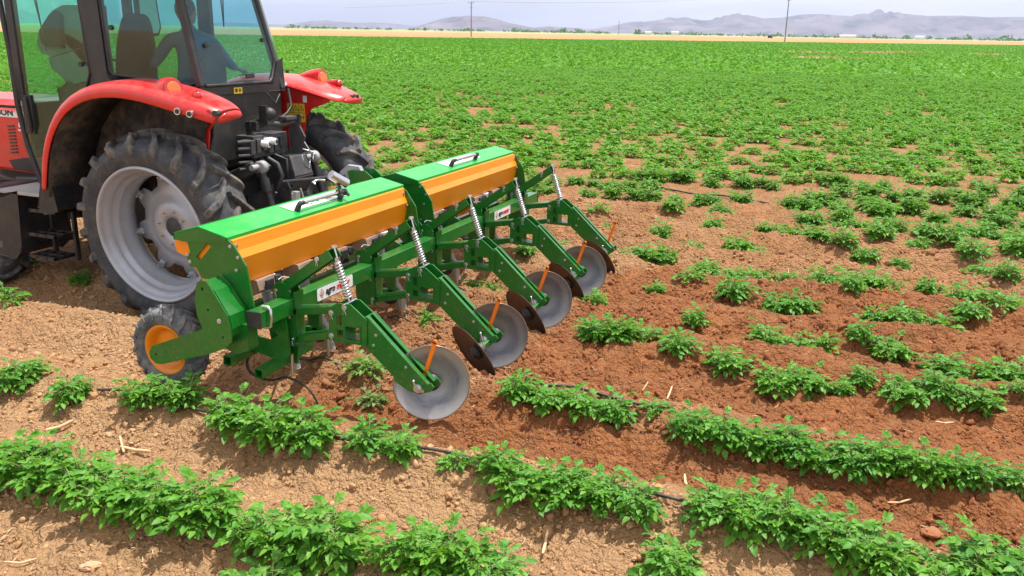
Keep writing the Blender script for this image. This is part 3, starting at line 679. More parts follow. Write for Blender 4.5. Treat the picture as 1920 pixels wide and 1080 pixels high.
small_wheel(-.355, 1); small_wheel(4.355, -1)
# three point mast and top link bracket
for xx in (2.02, 2.17):
    MB().prism([(1.27, 1.12), (1.30, 1.24), (1.26, 1.255), (1.12, 1.255), (1.02, 1.18), (.60, .74), (.50, .74), (.50, .66), (.75, .66), (1.10, .95)], xx, xx+.012).build('mast_plate', g, imp, bevel=.002)
for xx in (1.55, 2.65): MB().prism([(.50, .76), (.60, .80), (.95, .72), (1.02, .60), (.95, .50), (.60, .55), (.50, .64)], xx-.006, xx+.006).build('lower_hitch_plate', g, imp, bevel=.002)
# foot tubes (parking stands) at the near end and the coulter units between the arms
for x, ya in ((-.02, 0), (.0, 0)): pass
def hollow(a, b, w, t=.006, par=imp, name='stand_tube'):
    h = w/2; m = MB(); y, z = a[1], a[2]; i_ = h-t
    m.prism([(y-h, z-h), (y-h, z+h), (y+h, z+h), (y+h, z-h)], a[0], b[0], [[(y-i_, z-i_), (y-i_, z+i_), (y+i_, z+i_), (y+i_, z-i_)]])
    for i in range(len(m.v)): u = (m.v[i][0]-a[0])/(b[0]-a[0]); m.v[i] = (m.v[i][0], m.v[i][1]+(b[1]-a[1])*u, m.v[i][2]+(b[2]-a[2])*u)
    return m.build(name, g, par)
MB().prism([(.60, .66), (.42, .64), (.40, .40), (.46, .33), (.80, .40), (.85, .44), (.78, .50), (.55, .47), (.48, .52)], -.115, -.103).build('stand_bracket', g, imp, bevel=.002)
hollow((-.28, .775, .345), (.02, .775, .345), .062)
hollow((-.29, .52, .30), (.24, .50, .335), .062)
MB().prism([(.60, .27), (.45, .27), (.44, .40), (.58, .40)], .03, .042).build('stand_bracket', g, imp)
def smooth_path(P, k):
    P = [Vector(p) for p in P]; out = []
    for i in range(len(P)-1):
        a, b, c, d = P[max(i-1, 0)], P[i], P[i+1], P[min(i+2, len(P)-1)]
        for j in range(k):
            u = j/k; out.append(.5*((2*b)+(c-a)*u+(2*a-5*b+4*c-d)*u*u+(3*b-a-3*c+d)*u**3))
    return out+[P[-1]]
def coulter(x):
    MB().bar((x, .53, .70), (x, .56, .36), .05, .05).build('coulter_leg', g, imp, bevel=.004)
    MB().bar((x, .50, .38), (x, .86, .36), .05, .05).build('coulter_beam', g, imp, bevel=.004)
    m = MB(); m.prism([(.56, .68), (.50, .60), (.51, .40), (.59, .42), (.62, .58)], x-.045, x-.037); m.build('coulter_plate', g, imp, bevel=.002)
    m = MB(); m.tube([(x+.05, .70, .78), (x+.05, .66, .62), (x+.06, .60, .50), (x+.07, .52, .36), (x+.07, .50, .22)], .030, 12)
    for i in range(34):
        tt = i/33; P = [(x+.05, .70, .78), (x+.05, .66, .62), (x+.06, .60, .50), (x+.07, .52, .36), (x+.07, .50, .22)]; k = min(3, int(tt*4)); u = tt*4-k
        c = [P[k][j]*(1-u)+P[k+1][j]*u for j in range(3)]; m.tube([(c[0], c[1], c[2]+.0035), (c[0], c[1], c[2]-.0035)], .036, 12)
    m.build('corrugated_hose', G['hose_grey'], imp)
    m = MB(); m.tube([(x+.05, .70, .86), (x+.05, .70, .80), (x+.05, .70, .74)], [.075, .065, .03], 14); m.build('funnel', G['white'], imp)
    m = MB(); pts = [(x-.05, .72, .36), (x-.05, .80, .28), (x-.05, .80, .20), (x-.04, .73, .15), (x-.03, .62, .145), (x-.02, .50, .18), (x-.02, .34, .13), (x-.02, .26, .02)]
    sp = smooth_path(pts, 5); m.tube(sp, [.0105-.004*(i/len(sp)) for i in range(len(sp))], 8); m.build('spring_tine', G['black'], imp)
    m = MB(); m.lathe([(-.018, .055), (-.02, .085), (-.012, .098), (0, .10), (.012, .098), (.02, .085), (.018, .055)], 30, c=(x+.27, .74, .27)); o = m.build('press_wheel', G['black_plastic'], imp)
    m = MB(); m.lathe([(-.012, .0), (-.012, .05), (-.019, .078), (-.015, .082)], 24, c=(x+.27, .74, .27)); m.build('press_wheel_rim', st, o)
    MB().bar((x+.05, .58, .42), (x+.29, .74, .27), .012, .03).build('press_wheel_fork', g, imp)
    m = MB(); m.tube([(x-.03, .45, .36), (x-.03, .45, .20)], .012, 8); m.build('depth_rod', st, imp)
for x in (.42, 1.48, 2.5, 3.5): coulter(x)
coulter(-.02+.02)
MB().box(.0, 4.2, .78, .83, .60, .65).build('rear_cross_beam', g, imp, bevel=.004)

# small polished cylinder on a black clamp fixed to the lid handle
cl = thing('clamped_camera', 'polished cylinder with a bent wire on a black clamp gripping the lid handle', 'camera mount', (1.02, .715, 1.262))
m = MB(); m.tube([(.965, .76, 1.398), (1.085, .70, 1.318)], .036, 20); m.build('cylinder_body', G['steel'], cl)
m = MB(); m.tube([(.93, .79, 1.36), (.86, .80, 1.372), (.80, .81, 1.362), (.81, .79, 1.35)], .007, 8); m.build('bent_wire', st, cl)
m = MB(); m.tube([(1.02, .73, 1.36), (1.015, .72, 1.28)], .012, 10); m.ball((1.02, .73, 1.325), .02); m.ball((1.02, .715, 1.262), .036, n=12, sc=(1.2, .9, .8)); m.tube([(.985, .715, 1.262), (1.075, .71, 1.255)], .027, 10); m.tube([(1.05, .69, 1.27), (1.05, .66, 1.235)], .012, 8); m.ball((1.0, .70, 1.238), .022); m.build('clamp', G['black_plastic'], cl)

# ------------------------------------------------------------ tractor (heads towards +Y)
TR = (2.2, 2.6, -.12)
tr = thing('tractor', 'red tractor with a dark framed glass cab and big lugged tyres, pulling the green implement', 'tractor', TR)
bk, bp, ca = G['black'], G['black_plastic'], G['cast']
def arc(n, f): return [f(i/(n-1)) for i in range(n)]
def big_wheel(c, s, nrm, R=.872, W=.235, rimr=.585, name='rear_wheel', N=20, lugh=.056):
    """wheel built round the X axis; s = -1: the dished side looks to -X"""
    root = bpy.data.objects.new(name, None); COL.objects.link(root); root.parent = tr; root.location = Vector(c)-Vector(TR)
    root.rotation_mode = 'QUATERNION'; root.rotation_quaternion = Vector((-1, 0, 0)).rotation_difference(Vector(nrm).normalized())
    tr_ = R-lugh; k = rimr/.585
    # x from -W (outer side) to W
    prof = [(-.175, rimr-.012), (-.200, rimr+.004), (-.215, rimr+.03), (-.236, rimr+.09), (-.240, rimr+.135), (-.228, tr_-.075), (-.205, tr_-.040), (-.16, tr_-.018), (-.08, tr_-.003), (0, tr_)]
    prof = [(x*W/.24, r) for x, r in prof]; prof = prof+[(-x, r) for x, r in prof[::-1][1:]]
    m = MB(); m.lathe(prof, 96); ty = m.build('tyre', G['tyre'], root, org=(0, 0, 0)); ty.parent = root
    # lugs: slanted bars from the middle of the tread over the shoulder
    m = MB()
    st_ = [(-.012, tr_-.002, 0), (.04, tr_, .055), (.10, tr_-.006, .125), (.16, tr_-.017, .185), (.205, tr_-.040, .215), (.226, tr_-.070, .232), (.236, tr_-.115, .240)]
    for side in (-1, 1):
        for i in range(N):
            a0 = 2*math.pi*(i+(.5 if side > 0 else 0))/N; vs = []; sec = 6
            for j, (xx, rr, da) in enumerate(st_):
                xx = xx*W/.24; out = [0, 0, 0, .2, .75, 1, 1][j]; h = [lugh*.95, lugh, lugh, lugh, lugh*.95, .026, .006][j]
                wd = [.022, .024, .026, .029, .034, .034, .030][j]
                for hw, hh in ((-1.5, -.02), (-1, h*.75), (-.72, h), (.72, h), (1, h*.75), (1.5, -.02)):
                    a = -(a0-da*1.15*(1 if True else 1))+hw*wd/rr; rx = hh*out; r2 = rr+hh*(1-out*.82)
                    vs.append((side*(xx+rx), r2*math.cos(a), r2*math.sin(a)))
            fs = []
            for j in range(len(st_)-1):
                for k2 in range(sec-1): q = j*sec+k2; fs.append((q, q+1, q+sec+1, q+sec))
            fs += [tuple(range(sec)), tuple(range((len(st_)-1)*sec, len(st_)*sec))]; m.add(vs, fs)
    o = m.build('tread_lugs', G['lug'], ty, org=(0, 0, 0), bevel=.002)
    # rim: stepped well seen from the dished side
    m = MB(); rp = [(-.205, .604), (-.222, .598), (-.226, .585), (-.212, .572), (-.19, .566), (-.165, .552), (-.150, .535), (-.120, .528), (-.095, .522), (-.080, .500), (-.055, .492), (-.02, .490), (.0, .478), (.05, .474), (.10, .478), (.15, .52), (.20, .565), (.215, .59)]
    rp = [(x*W/.24, r*k) for x, r in rp]
    m.lathe(rp, 96); rim = m.build('rim', G['rim'], root, org=(0, 0, 0))
    # dished wheel centre with a wavy edge
    m = MB(); vs = []; n = 120; rings = [(.0, .0), (.0, .055), (.0, .09), (-.030, .095), (-.038, .14), (-.038, .205), (-.020, .225), (.010, .262), (.030, .32), (.034, 1.0)]
    for a_ in range(n):
        a = 2*math.pi*a_/n; edge = (.425+.045*max(-1, min(1, 2.2*math.cos(8*(a+.2)))))*k
        for x, r in rings:
            rr = r*k if r < .9 else edge; vs.append(((x+.105)*W/.24, rr*math.cos(a), rr*math.sin(a)))
    q = len(rings); fs = [(a_*q+j, a_*q+j+1, ((a_+1) % n)*q+j+1, ((a_+1) % n)*q+j) for a_ in range(n) for j in range(q-1)]
    m.add(vs, fs, 0, True); m.build('wheel_centre', G['rim'], rim, org=(0, 0, 0), solid=.012)
    m = MB(); X0 = .105*W/.24
    m.lathe([(X0-.045, 0), (X0-.045, .078), (X0-.03, .088), (X0, .088)], 32); m.build('hub_cap', ca, rim, org=(0, 0, 0))
    m = MB()
    for i in range(8):
        a = 2*math.pi*(i+.3)/8; c_ = (X0-.036, .150*k*math.cos(a), .150*k*math.sin(a)); m.tube([c_, (c_[0]-.012, c_[1], c_[2])], .022, 12); m.tube([(c_[0]-.01, c_[1], c_[2]), (c_[0]-.034, c_[1], c_[2])], .015, 6, smooth=False); m.tube([(c_[0]-.03, c_[1], c_[2]), (c_[0]-.052, c_[1], c_[2])], .008, 8)
    ob = m.build('wheel_nuts', st, rim, org=(0, 0, 0)); ob['kind'] = 'stuff'
    for i in range(8):
        a = 2*math.pi*i/8-.2; m = MB(); e = Vector((0, math.cos(a), math.sin(a))); tgt = Vector((0, -e.z, e.y)); c_ = e*(.455*k)+Vector((X0+.01, 0, 0))
        m.bar(c_-e*.035, c_+e*.032, .055, .03, up=(1, 0, 0)); m.tube([c_-Vector((.03, 0, 0))-e*.008, c_+Vector((.02, 0, 0))-e*.008], .017, 8, smooth=False); m.tube([c_-Vector((.055, 0, 0))-e*.008, c_-e*.008], .009, 8)
        m.build('rim_bracket', G['rim'], rim, org=(0, 0, 0), bevel=.004)
    return root
big_wheel((1.215, 2.625, .742), -1, (-1, .02, -.085))
big_wheel((3.21, 2.60, .745), 1, (1, 0, 0))
big_wheel((1.27, 5.12, .46), -1, (-1, 0, 0), R=.62, W=.17, rimr=.36, name='front_wheel', N=17, lugh=.038)
big_wheel((3.13, 5.12, .46), 1, (1, 0, 0), R=.62, W=.17, rimr=.36, name='front_wheel', N=17, lugh=.038)

# fenders: a shell swept along the path of the wheel, wide in the middle, drawn to a tail
PATH = [(3.80, 1.02), (3.775, 1.20), (3.72, 1.40), (3.62, 1.60), (3.46, 1.78), (3.24, 1.90), (2.98, 1.955), (2.70, 1.955), (2.45, 1.915), (2.26, 1.875), (2.10, 1.84), (1.96, 1.80), (1.87, 1.765)]
def fender(xo, xi, dirx, dz=0, dy=0):
    """xo outer edge, xi inner edge (towards the cab); dirx=+1 when inner side is +X"""
    m = MB(); n = len(PATH); sec = 10; vs = []
    for i, (y, z) in enumerate(PATH):
        a = Vector((0, PATH[min(i+1, n-1)][0]-PATH[max(i-1, 0)][0], PATH[min(i+1, n-1)][1]-PATH[max(i-1, 0)][1])).normalized()
        nr = Vector((0, a.z, -a.y));
        if nr.z < 0 and i > 4: nr = -nr
        if i <= 4 and nr.y < 0: nr = -nr
        tail = max(0, (i-9)/(n-1-9)); out = xo+dirx*(.01+.09*tail**1.5); inn = xi-dirx*.13*tail**1.6
        lip = .05+.045*min(1, i/7)*(1-tail*.4)
        for j in range(sec):
            u = j/(sec-1)
            if j == 0: x, h = out-dirx*.005, -lip
            elif j == 1: x, h = out-dirx*.018, -lip*.5
            elif j == 2: x, h = out-dirx*.008, -.008
            elif j == 3: x, h = out+dirx*.03, .022
            elif j == sec-1: x, h = inn, -.03
            else: v = (j-3)/(sec-1-3); x = out+dirx*.03+(inn-out-dirx*.03)*v; h = .016+.020*math.sin(math.pi*v)
            if i > 5: h += .012*math.sin(min(1, (i-5)/3)*math.pi/2)*(1-tail)
            p = Vector((x, y+dy, z+dz))+nr*h; vs.append(p)
    fs = [(i*sec+j, i*sec+j+1, (i+1)*sec+j+1, (i+1)*sec+j) for i in range(n-1) for j in range(sec-1)]
    m.add(vs, fs, 0, True)
    m.add([vs[(n-1)*sec+j] for j in range(sec)]+[Vector(((xo+xi)/2+dirx*.05, PATH[-1][0]+dy-.035, PATH[-1][1]+dz-.035))], [(j, j+1, sec) for j in range(sec-1)], 0, True)
    f = m.build('fender', G['red'], tr, solid=.018, subsurf=1)
    # inner wing plate that hangs beside the linkage
    pl = [(2.62, 1.94), (2.60, 1.50), (2.56, 1.33), (2.48, 1.275), (2.40, 1.27), (2.33, 1.33), (2.285, 1.45), (2.26, 1.60), (2.19, 1.68), (2.08, 1.715), (1.98, 1.75), (1.97, 1.78), (2.1, 1.83), (2.4, 1.90)]
    x0, x1 = sorted((xi-dirx*.09, xi-dirx*.075)); MB().prism([(a+dy, b+dz) for a, b in pl], x0, x1).build('inner_wing', G['red'], f, bevel=.006)
    # lamp pod, lamps and side reflectors
    lx = xo+dirx*.13; ex = Vector((-.30 if dirx > 0 else -.12, -.94, .10)).normalized()
    L0 = Vector((lx, 2.34+dy, 1.955+dz)); m = MB()
    m.tube([L0-ex*.34+Vector((dirx*.05, 0, -.01)), L0-ex*.22+Vector((dirx*.03, 0, 0)), L0-ex*.10, L0-ex*.02, L0], [.02, .068, .094, .094, .088], 26); m.build('lamp_pod', G['red'], f)
    MB().tube([L0-ex*.004, L0+ex*.016], [.082, .078], 26).build('lamp_bezel', G['red_lens'], f)
    MB().tube([L0+ex*.012, L0+ex*.030], [.062, .052], 26).build('turn_lamp', G['amber'], f)
    L1 = Vector((lx+dirx*.03, 2.12+dy, 1.905+dz)); m = MB(); m.tube([L1-ex*.20, L1-ex*.08, L1], [.01, .048, .048], 20); m.build('lamp_pod', G['red'], f)
    m = MB(); m.ball(L1+ex*.004, .042, n=14); m.build('brake_lamp', G['red_lens'], f)
    return f
fl = fender(.985, 1.50, 1)
frt = fender(3.42, 2.80, -1, .0, .06)
for y, z, mt in ((2.18, 1.795, 'black_plastic'), (2.06, 1.78, 'black_plastic')):
    o = MB().tube([(1.01, y, z), (.955, y-.012, z)], .028, 18).build('side_marker', [G['steel']], fl); MB().tube([(.956, y-.012, z), (.950, y-.013, z)], .019, 16).build('marker_lens', [G[mt]], o)
for y, z, mt in ((1.95, 1.79, 'red_lens'), (1.89, 1.785, 'black_plastic')): MB().tube([(1.12, y, z), (1.04, y-.02, z)], .024, 16).build('side_marker', [G[mt]], fl)
for xx in (3.20, 3.12): MB().tube([(xx, 2.0, 1.795), (xx, 1.915, 1.785)], .026, 16).build('side_marker', bp, frt)
# warning stickers on the far inner wing
def sticker(x, y0, y1, z0, z1, par, rows, cols, marks):
    m = MB(); m.box(x-.002, x, y0, y1, z0, z1); s = m.build('warning_sticker', G['yellow'], par)
    m = MB(); cw = (y1-y0)/cols; ch = (z1-z0)/rows
    for r in range(1, rows): m.box(x-.003, x-.002, y0, y1, z0+r*ch-.002, z0+r*ch+.002)
    for c in range(1, cols): m.box(x-.003, x-.002, y0+c*cw-.002, y0+c*cw+.002, z0, z1)
    for (c, r, kind) in marks:
        cy, cz = y0+(c+.5)*cw, z0+(r+.5)*ch; h = min(cw, ch)*.38
        if kind == 't':
            P = [Vector((x-.003, cy-h, cz-h*.8)), Vector((x-.003, cy+h, cz-h*.8)), Vector((x-.003, cy, cz+h))]
            for i in range(3): m.bar(P[i], P[(i+1) % 3], .002, .005, up=(1, 0, 0))
            m.bar(P[2]*.35+(P[0]+P[1])*.325, P[0]*.6+P[1]*.4+Vector((0, 0, .004)), .002, .008, up=(1, 0, 0))
        elif kind == 'w':
            for q in (-.7, -.2, .3): m.box(x-.003, x-.002, cy+q*h, cy+q*h+h*.28, cz-h*.6, cz+h*.6)
            m.box(x-.003, x-.002, cy-h, cy+h*.8, cz+h*.5, cz+h*.7)
        else:
            m.box(x-.003, x-.002, cy-h*.9, cy-h*.6, cz-h*.7, cz+h*.8); m.box(x-.003, x-.002, cy-h*.4, cy+h*.7, cz-h*.1, cz+h*.2)
    m.build('sticker_mark', G['black_ink'], s)
wx = 2.875
sticker(wx, 2.33, 2.54, 1.54, 1.72, frt, 2, 3, [(0, 1, 't'), (1, 1, 't'), (2, 1, 't'), (1, 0, 'w'), (0, 0, 'm')])
sticker(wx, 2.44, 2.51, 1.375, 1.535, frt, 2, 1, [(0, 1, 't'), (0, 0, 'm')])
m = MB(); m.box(wx-.002, wx, 2.30, 2.345, 1.735, 1.80); s_ = m.build('maker_plate', G['white'], frt)
# dark mudguard liner under each fender and the bulkhead between wheel and cab
for xo, xi, ex in ((1.0, 1.52, 1.50), (3.40, 2.90, 2.90)):
    m = MB(); vs = []
    LP = [(y-(.05 if i < 5 else 0), z-.055) for i, (y, z) in enumerate(PATH[:10])]
    for y, z in LP: vs += [(xo, y, z), (xi, y, z)]
    m.add(vs, [(2*i, 2*i+1, 2*i+3, 2*i+2) for i in range(len(LP)-1)], 0, True)
    m.prism([(y, z-.004) for y, z in LP]+[(2.30, 1.55), (2.42, 1.2), (2.7, 1.0), (3.1, .9), (3.6, .95)], min(ex, ex+.012), max(ex, ex+.012)); m.build('mudguard_liner', G['liner'], tr, solid=.006)
for xa, xb in ((1.385, 1.400),): MB().prism([(2.70, 1.88), (2.70, 1.2), (2.56, 1.34), (2.48, 1.295), (2.42, 1.295), (2.355, 1.35), (2.31, 1.46), (2.285, 1.60), (2.22, 1.68), (2.18, 1.72), (2.20, 1.80), (2.45, 1.87)], xa, xb).build('inner_liner', G['liner'], tr)
MB().prism([(3.86, 1.06), (3.74, 1.06), (3.70, .84), (3.86, .80), (3.92, .86)], 1.02, 1.44).build('mudflap', bk, tr, bevel=.01)
m = MB()
for z in (1.3, 1.15): m.bolt((1.02, 3.70, z), .008)
m.build('liner_bolt', ca, tr)

# cab frame: pillars, sills, roof
cab = MB(); XL, XR, YR = 1.46, 2.86, 2.36
frame = bpy.data.objects.new('cab', None); COL.objects.link(frame); frame.parent = tr
cf = bp
def cpart(name, mb, mats, **kw): return mb.build(name, mats, frame, **kw)
cpart('door_pillar', MB().prism([(3.66, 2.95), (3.42, 2.95), (3.37, 2.02), (3.34, 1.95), (3.62, 1.86), (3.56, 2.02)], XL-.02, XL+.05), cf, bevel=.008)
m = MB(); m.tube([(XL, 4.64, 2.95), (XL, 4.57, 2.2), (XL, 4.56, 1.70), (XL, 4.50, 1.32), (XL, 4.38, .98)], [.026]*5, 8); m.tube([(XL, 4.38, .98), (XL, 4.33, .93), (XL, 4.05, .94)], .020, 8)
cpart('door_frame', m, cf)
m = MB(); m.tube([(XL, 4.05, .94), (XL, 3.98, 1.02), (XL, 3.92, 1.40), (XL, 3.84, 1.65), (XL, 3.66, 1.90), (XL, 3.60, 2.03), (XL, 3.66, 2.95)], .012, 8); cpart('door_seal', m, bp)
m = MB(); m.bar((XL+.02, 4.50, 1.74), (XL+.02, 4.50, 2.95), .07, .09, up=(0, 1, 0)); cpart('front_pillar', m, cf, bevel=.01)
m = MB(); m.bar((XR, 4.50, 1.0), (XR, 4.50, 2.95), .07, .09, up=(0, 1, 0)); m.bar((XR+.03, 3.5, 1.9), (XR+.03, 3.5, 2.95), .06, .16, up=(0, 1, 0)); cpart('far_pillar', m, cf, bevel=.01)
# rear pillars and window frames
def rear_y(z): return YR+(z-1.95)*.20
m = MB(); m.bar((XL, rear_y(1.95), 1.95), (XL-.02, rear_y(2.95), 2.95), .055, .055, up=(0, 1, 0)); cpart('rear_pillar', m, cf, bevel=.012)
m = MB(); m.bar((2.58, rear_y(1.90)+.02, 1.88), (2.42, rear_y(2.95)+.02, 2.95), .060, .05, up=(0, 1, 0)); cpart('rear_pillar', m, cf, bevel=.012)
def ztube(pts, r, name, mt=bp, closed=True):
    p = list(pts)+([pts[0]] if closed else []); return cpart(name, MB().tube(p, r, 8), mt)
# side rear window
sw = [(XL, 3.41, 2.95), (XL, 3.36, 2.06), (XL, 3.32, 2.025), (XL, 2.46, 1.965), (XL, 2.40, 1.985), (XL, 2.385, 2.05), (XL-.0, rear_y(2.95)+.03, 2.95)]
ztube(sw, .014, 'side_window_frame')
cpart('side_window', MB().prism([(y, z) for x, y, z in sw], XL-.003, XL+.003), G['glass_rear'])
# door glass
dg = [(4.62, 2.95), (4.55, 2.2), (4.54, 1.70), (4.48, 1.34), (4.37, 1.0), (4.32, .95), (4.06, .96), (3.99, 1.03), (3.93, 1.40), (3.85, 1.66), (3.67, 1.91), (3.61, 2.04), (3.66, 2.95)]
cpart('door_glass', MB().prism(dg, XL-.003, XL+.003), G['glass_side'])
m = MB(); m.tube([(XL-.03, 4.42, 1.78), (XL-.045, 4.40, 1.72), (XL-.04, 4.38, 1.52), (XL-.02, 4.40, 1.46)], .02, 8); m.box(XL-.02, XL+.02, 4.36, 4.48, 1.44, 1.80); cpart('door_handle', m, cf, bevel=.008)
# rear window with chamfered corner
rw = [(1.50, rear_y(2.95), 2.95), (1.50, rear_y(1.98), 1.985), (1.53, rear_y(1.955), 1.955), (2.39, rear_y(1.955), 1.955), (2.43, rear_y(1.98), 1.985), (2.53, rear_y(2.15), 2.15), (2.40, rear_y(2.95), 2.95)]
ztube(rw, .014, 'rear_window_frame')
m = MB(); n_ = len(rw); m.add([Vector(p) for p in rw]+[Vector(p)+Vector((0, .006, 0)) for p in rw], [tuple(range(n_)), tuple(range(n_, 2*n_))]+[(i, (i+1) % n_, n_+(i+1) % n_, n_+i) for i in range(n_)]); cpart('rear_window', m, G['glass_rear'])
for x, y, z in ((1.63, 2.40, 2.29), (2.40, 2.42, 2.33)): cpart('window_stud', MB().tube([(x, rear_y(z)+.0, z), (x, rear_y(z)-.02, z)], .020, 14), bp)
for y, z in ((3.28, 2.42), ): cpart('window_stud', MB().tube([(XL, y, z), (XL-.025, y, z)], .022, 14), bp)
cpart('window_stud', MB().tube([(XL, 3.68, 2.10), (XL-.025, 3.68, 2.10)], .022, 14), bp)
m = MB(); m.box(2.03, 2.15, 2.335, 2.352, 2.0, 2.045); cpart('window_latch', m, bp, bevel=.01)
# curved corner glass beyond the right pillar
m = MB(); vs = []
for z in (1.90, 2.95):
    lean = (z-1.92)*(-.15)
    for u in np.linspace(0, 1, 7): vs.append((2.60+lean+.17*u, rear_y(z)+.03+.02*u+.07*u**3, z+(.03*u if z < 2 else 0)))
m.add(vs, [(i, i+1, i+8, i+7) for i in range(6)], 0, True); cpart('corner_glass', m, G['glass_pale'], solid=.005)
m = MB(); m.tube([vs[0], vs[3], vs[6]], .012, 8); m.tube([vs[0], vs[7]], .012, 8); m.tube([vs[6], vs[13]], .009, 8); cpart('corner_glass_frame', m, G['gunmetal'])
cpart('window_stud', MB().tube([(2.655, 2.36, 2.04), (2.655, 2.34, 2.04)], .014, 12), bp)
# lower rear wall, gusset, sticker
MBw = MB(); MBw.box(1.50, 2.60, 2.40, 2.46, 1.28, 1.93); cpart('rear_wall', MBw, bk, bevel=.01)
cpart('rear_sill', MB().prism([(1.46, 1.88), (2.62, 1.865), (2.60, 2.16), (2.54, 2.14), (2.44, 1.94), (1.46, 1.955)], 2.365, 2.42, axis='Y'), bp, bevel=.006)
m = MB(); m.box(1.88, 1.99, 2.360, 2.365, 1.872, 1.925); s_ = cpart('warning_sticker', m, G['yellow'])
m = MB(); m.box(1.895, 1.925, 2.358, 2.360, 1.885, 1.915); m.box(1.945, 1.955, 2.358, 2.360, 1.882, 1.915); m.box(1.962, 1.972, 2.358, 2.360, 1.885, 1.912); m.build('sticker_mark', G['black_ink'], s_)
cpart('floor', MB().box(1.50, 2.85, 2.45, 4.45, 1.22, 1.28), bk)
cpart('roof', MB().prism([(2.35, 2.95), (2.30, 3.02), (2.42, 3.14), (3.4, 3.20), (4.5, 3.14), (4.75, 3.02), (4.72, 2.95)], 1.36, 2.98), G['red'], bevel=.04)
cpart('windscreen', MB().prism([(4.55, 1.75), (4.555, 1.75), (4.625, 2.95), (4.62, 2.95)], XL+.05, XR), G['glass_side'])
cpart('far_window', MB().prism([(4.48, 1.3), (4.50, 2.95), (3.56, 2.95), (3.56, 1.95), (3.9, 1.3)], XR, XR+.004), G['glass_side'])
m = MB(); m.box(XL+.05, XR, 4.46, 4.52, 1.2, 1.72); cpart('front_bulkhead', m, bk)
# things inside the cab
m = MB(); m.prism([(4.05, 1.3), (4.42, 1.3), (4.44, 1.82), (4.30, 1.90), (4.12, 1.82)], 1.85, 2.55); cpart('dashboard', m, bp, bevel=.03)
m = MB(); c_ = Vector((2.2, 4.0, 2.02)); ax_ = Vector((0, -.5, .86)).normalized(); u_ = Vector((1, 0, 0)); w_ = ax_.cross(u_); m.tube([c_+(u_*math.cos(a)+w_*math.sin(a))*.19 for a in np.linspace(0, 2*math.pi, 29)], .014, 8); m.tube([c_, c_-ax_*.3], .03, 8); m.bar(c_-u_*.19, c_+u_*.19, .02, .01); cpart('steering_wheel', m, bp)
def seat(x, y, z, w=.25, name='seat', h=.62, tilt=.10):
    m = MB(); vs = []
    prof = []
    for i in range(9):
        t_ = i/8; ww = w*(1-.50*t_**3); prof.append((t_*h, ww))
    for zz, ww in prof:
        for sx_, sy_ in ((-1, .0), (-.8, .07), (.8, .07), (1, 0), (.8, -.06), (-.8, -.06)): vs.append((x+sx_*ww, y+sy_-zz*tilt, z+zz))
    fs = [(i*6+j, i*6+(j+1) % 6, (i+1)*6+(j+1) % 6, (i+1)*6+j) for i in range(8) for j in range(6)]+[tuple(range(48, 54))]
    m.add(vs, fs, 0, True)
    s = cpart(name, m, G['seat'], subsurf=1)
    m2 = MB(); m2.box(x-w, x+w, y-.02, y+.48, z-.06, z+.06); m2.build('seat_cushion', G['seat'], s, bevel=.03)
    MB().box(x-.18, x+.18, y+.05, y+.35, 1.28, z-.05).build('seat_base', bp, s, bevel=.02)
seat(2.02, 3.62, 1.86, .27, h=.70)
seat(2.34, 3.02, 1.80, .22, h=.48)
m = MB(); m.prism([(3.86, 2.60), (4.26, 2.60), (4.40, 2.55), (4.50, 2.46), (4.61, 2.35), (4.65, 2.25), (4.61, 2.18), (4.47, 2.15), (4.30, 2.18), (4.52, 2.12), (4.50, 2.03), (4.42, 1.99), (4.34, 1.92), (3.86, 1.90)], 1.84, 1.96); sh = cpart('second_seat', m, paint('grey_seat_shell', (.22, .24, .25), .8, dust=.1), bevel=.03)
MB().prism([(4.31, 2.56), (4.40, 2.52), (4.48, 2.45), (4.56, 2.37), (4.55, 2.28), (4.50, 2.235), (4.29, 2.23), (4.27, 2.51)], 1.80, 1.86).build('seat_pad', G['seat'], sh, bevel=.02)
MB().prism([(3.86, 2.10), (4.0, 2.12), (4.0, 2.56), (3.86, 2.58)], 1.80, 1.86).build('seat_pad', G['seat'], sh, bevel=.02)
m = MB(); m.box(1.52, 1.86, 2.6, 3.6, 1.28, 1.60); m.box(2.55, 2.82, 2.55, 4.0, 1.28, 1.86); cpart('side_console', m, bp, bevel=.03)
m = MB()
for a, b in (((XL+.02, 4.25, 2.95), (XL+.02, 4.15, 2.42)), ((XL+.02, 4.20, 2.95), (XL+.02, 4.15, 2.42)), ((XL+.02, 4.16, 2.5), (XL+.02, 4.12, 2.2)), ((2.0, 2.55, 2.95), (2.03, 2.55, 2.44)), ((2.06, 2.55, 2.95), (2.03, 2.55, 2.44))): m.tube([a, b], .006, 6)
cpart('wiper_arm', m, bp)
# mirror ahead of the far side (shows beside the driver's head) and near side mirror
m = MB(); m.prism([(2.55, 2.33), (2.80, 2.35), (2.84, 2.42), (2.80, 2.80), (2.55, 2.80)], 4.05, 4.09, axis='Y'); mr_ = cpart('mirror', m, bp, bevel=.015)
m = MB(); m.prism([(2.57, 2.35), (2.79, 2.37), (2.82, 2.43), (2.78, 2.78), (2.57, 2.78)], 4.040, 4.048, axis='Y'); m.build('mirror_glass', G['steel'], mr_)
m = MB(); m.bar((1.30, 4.75, 1.62), (1.30, 4.75, 1.98), .16, .05, up=(0, 1, 0)); m.tube([(1.30, 4.72, 1.70), (1.46, 4.60, 1.68)], .014, 8); cpart('mirror', m, bp, bevel=.01)

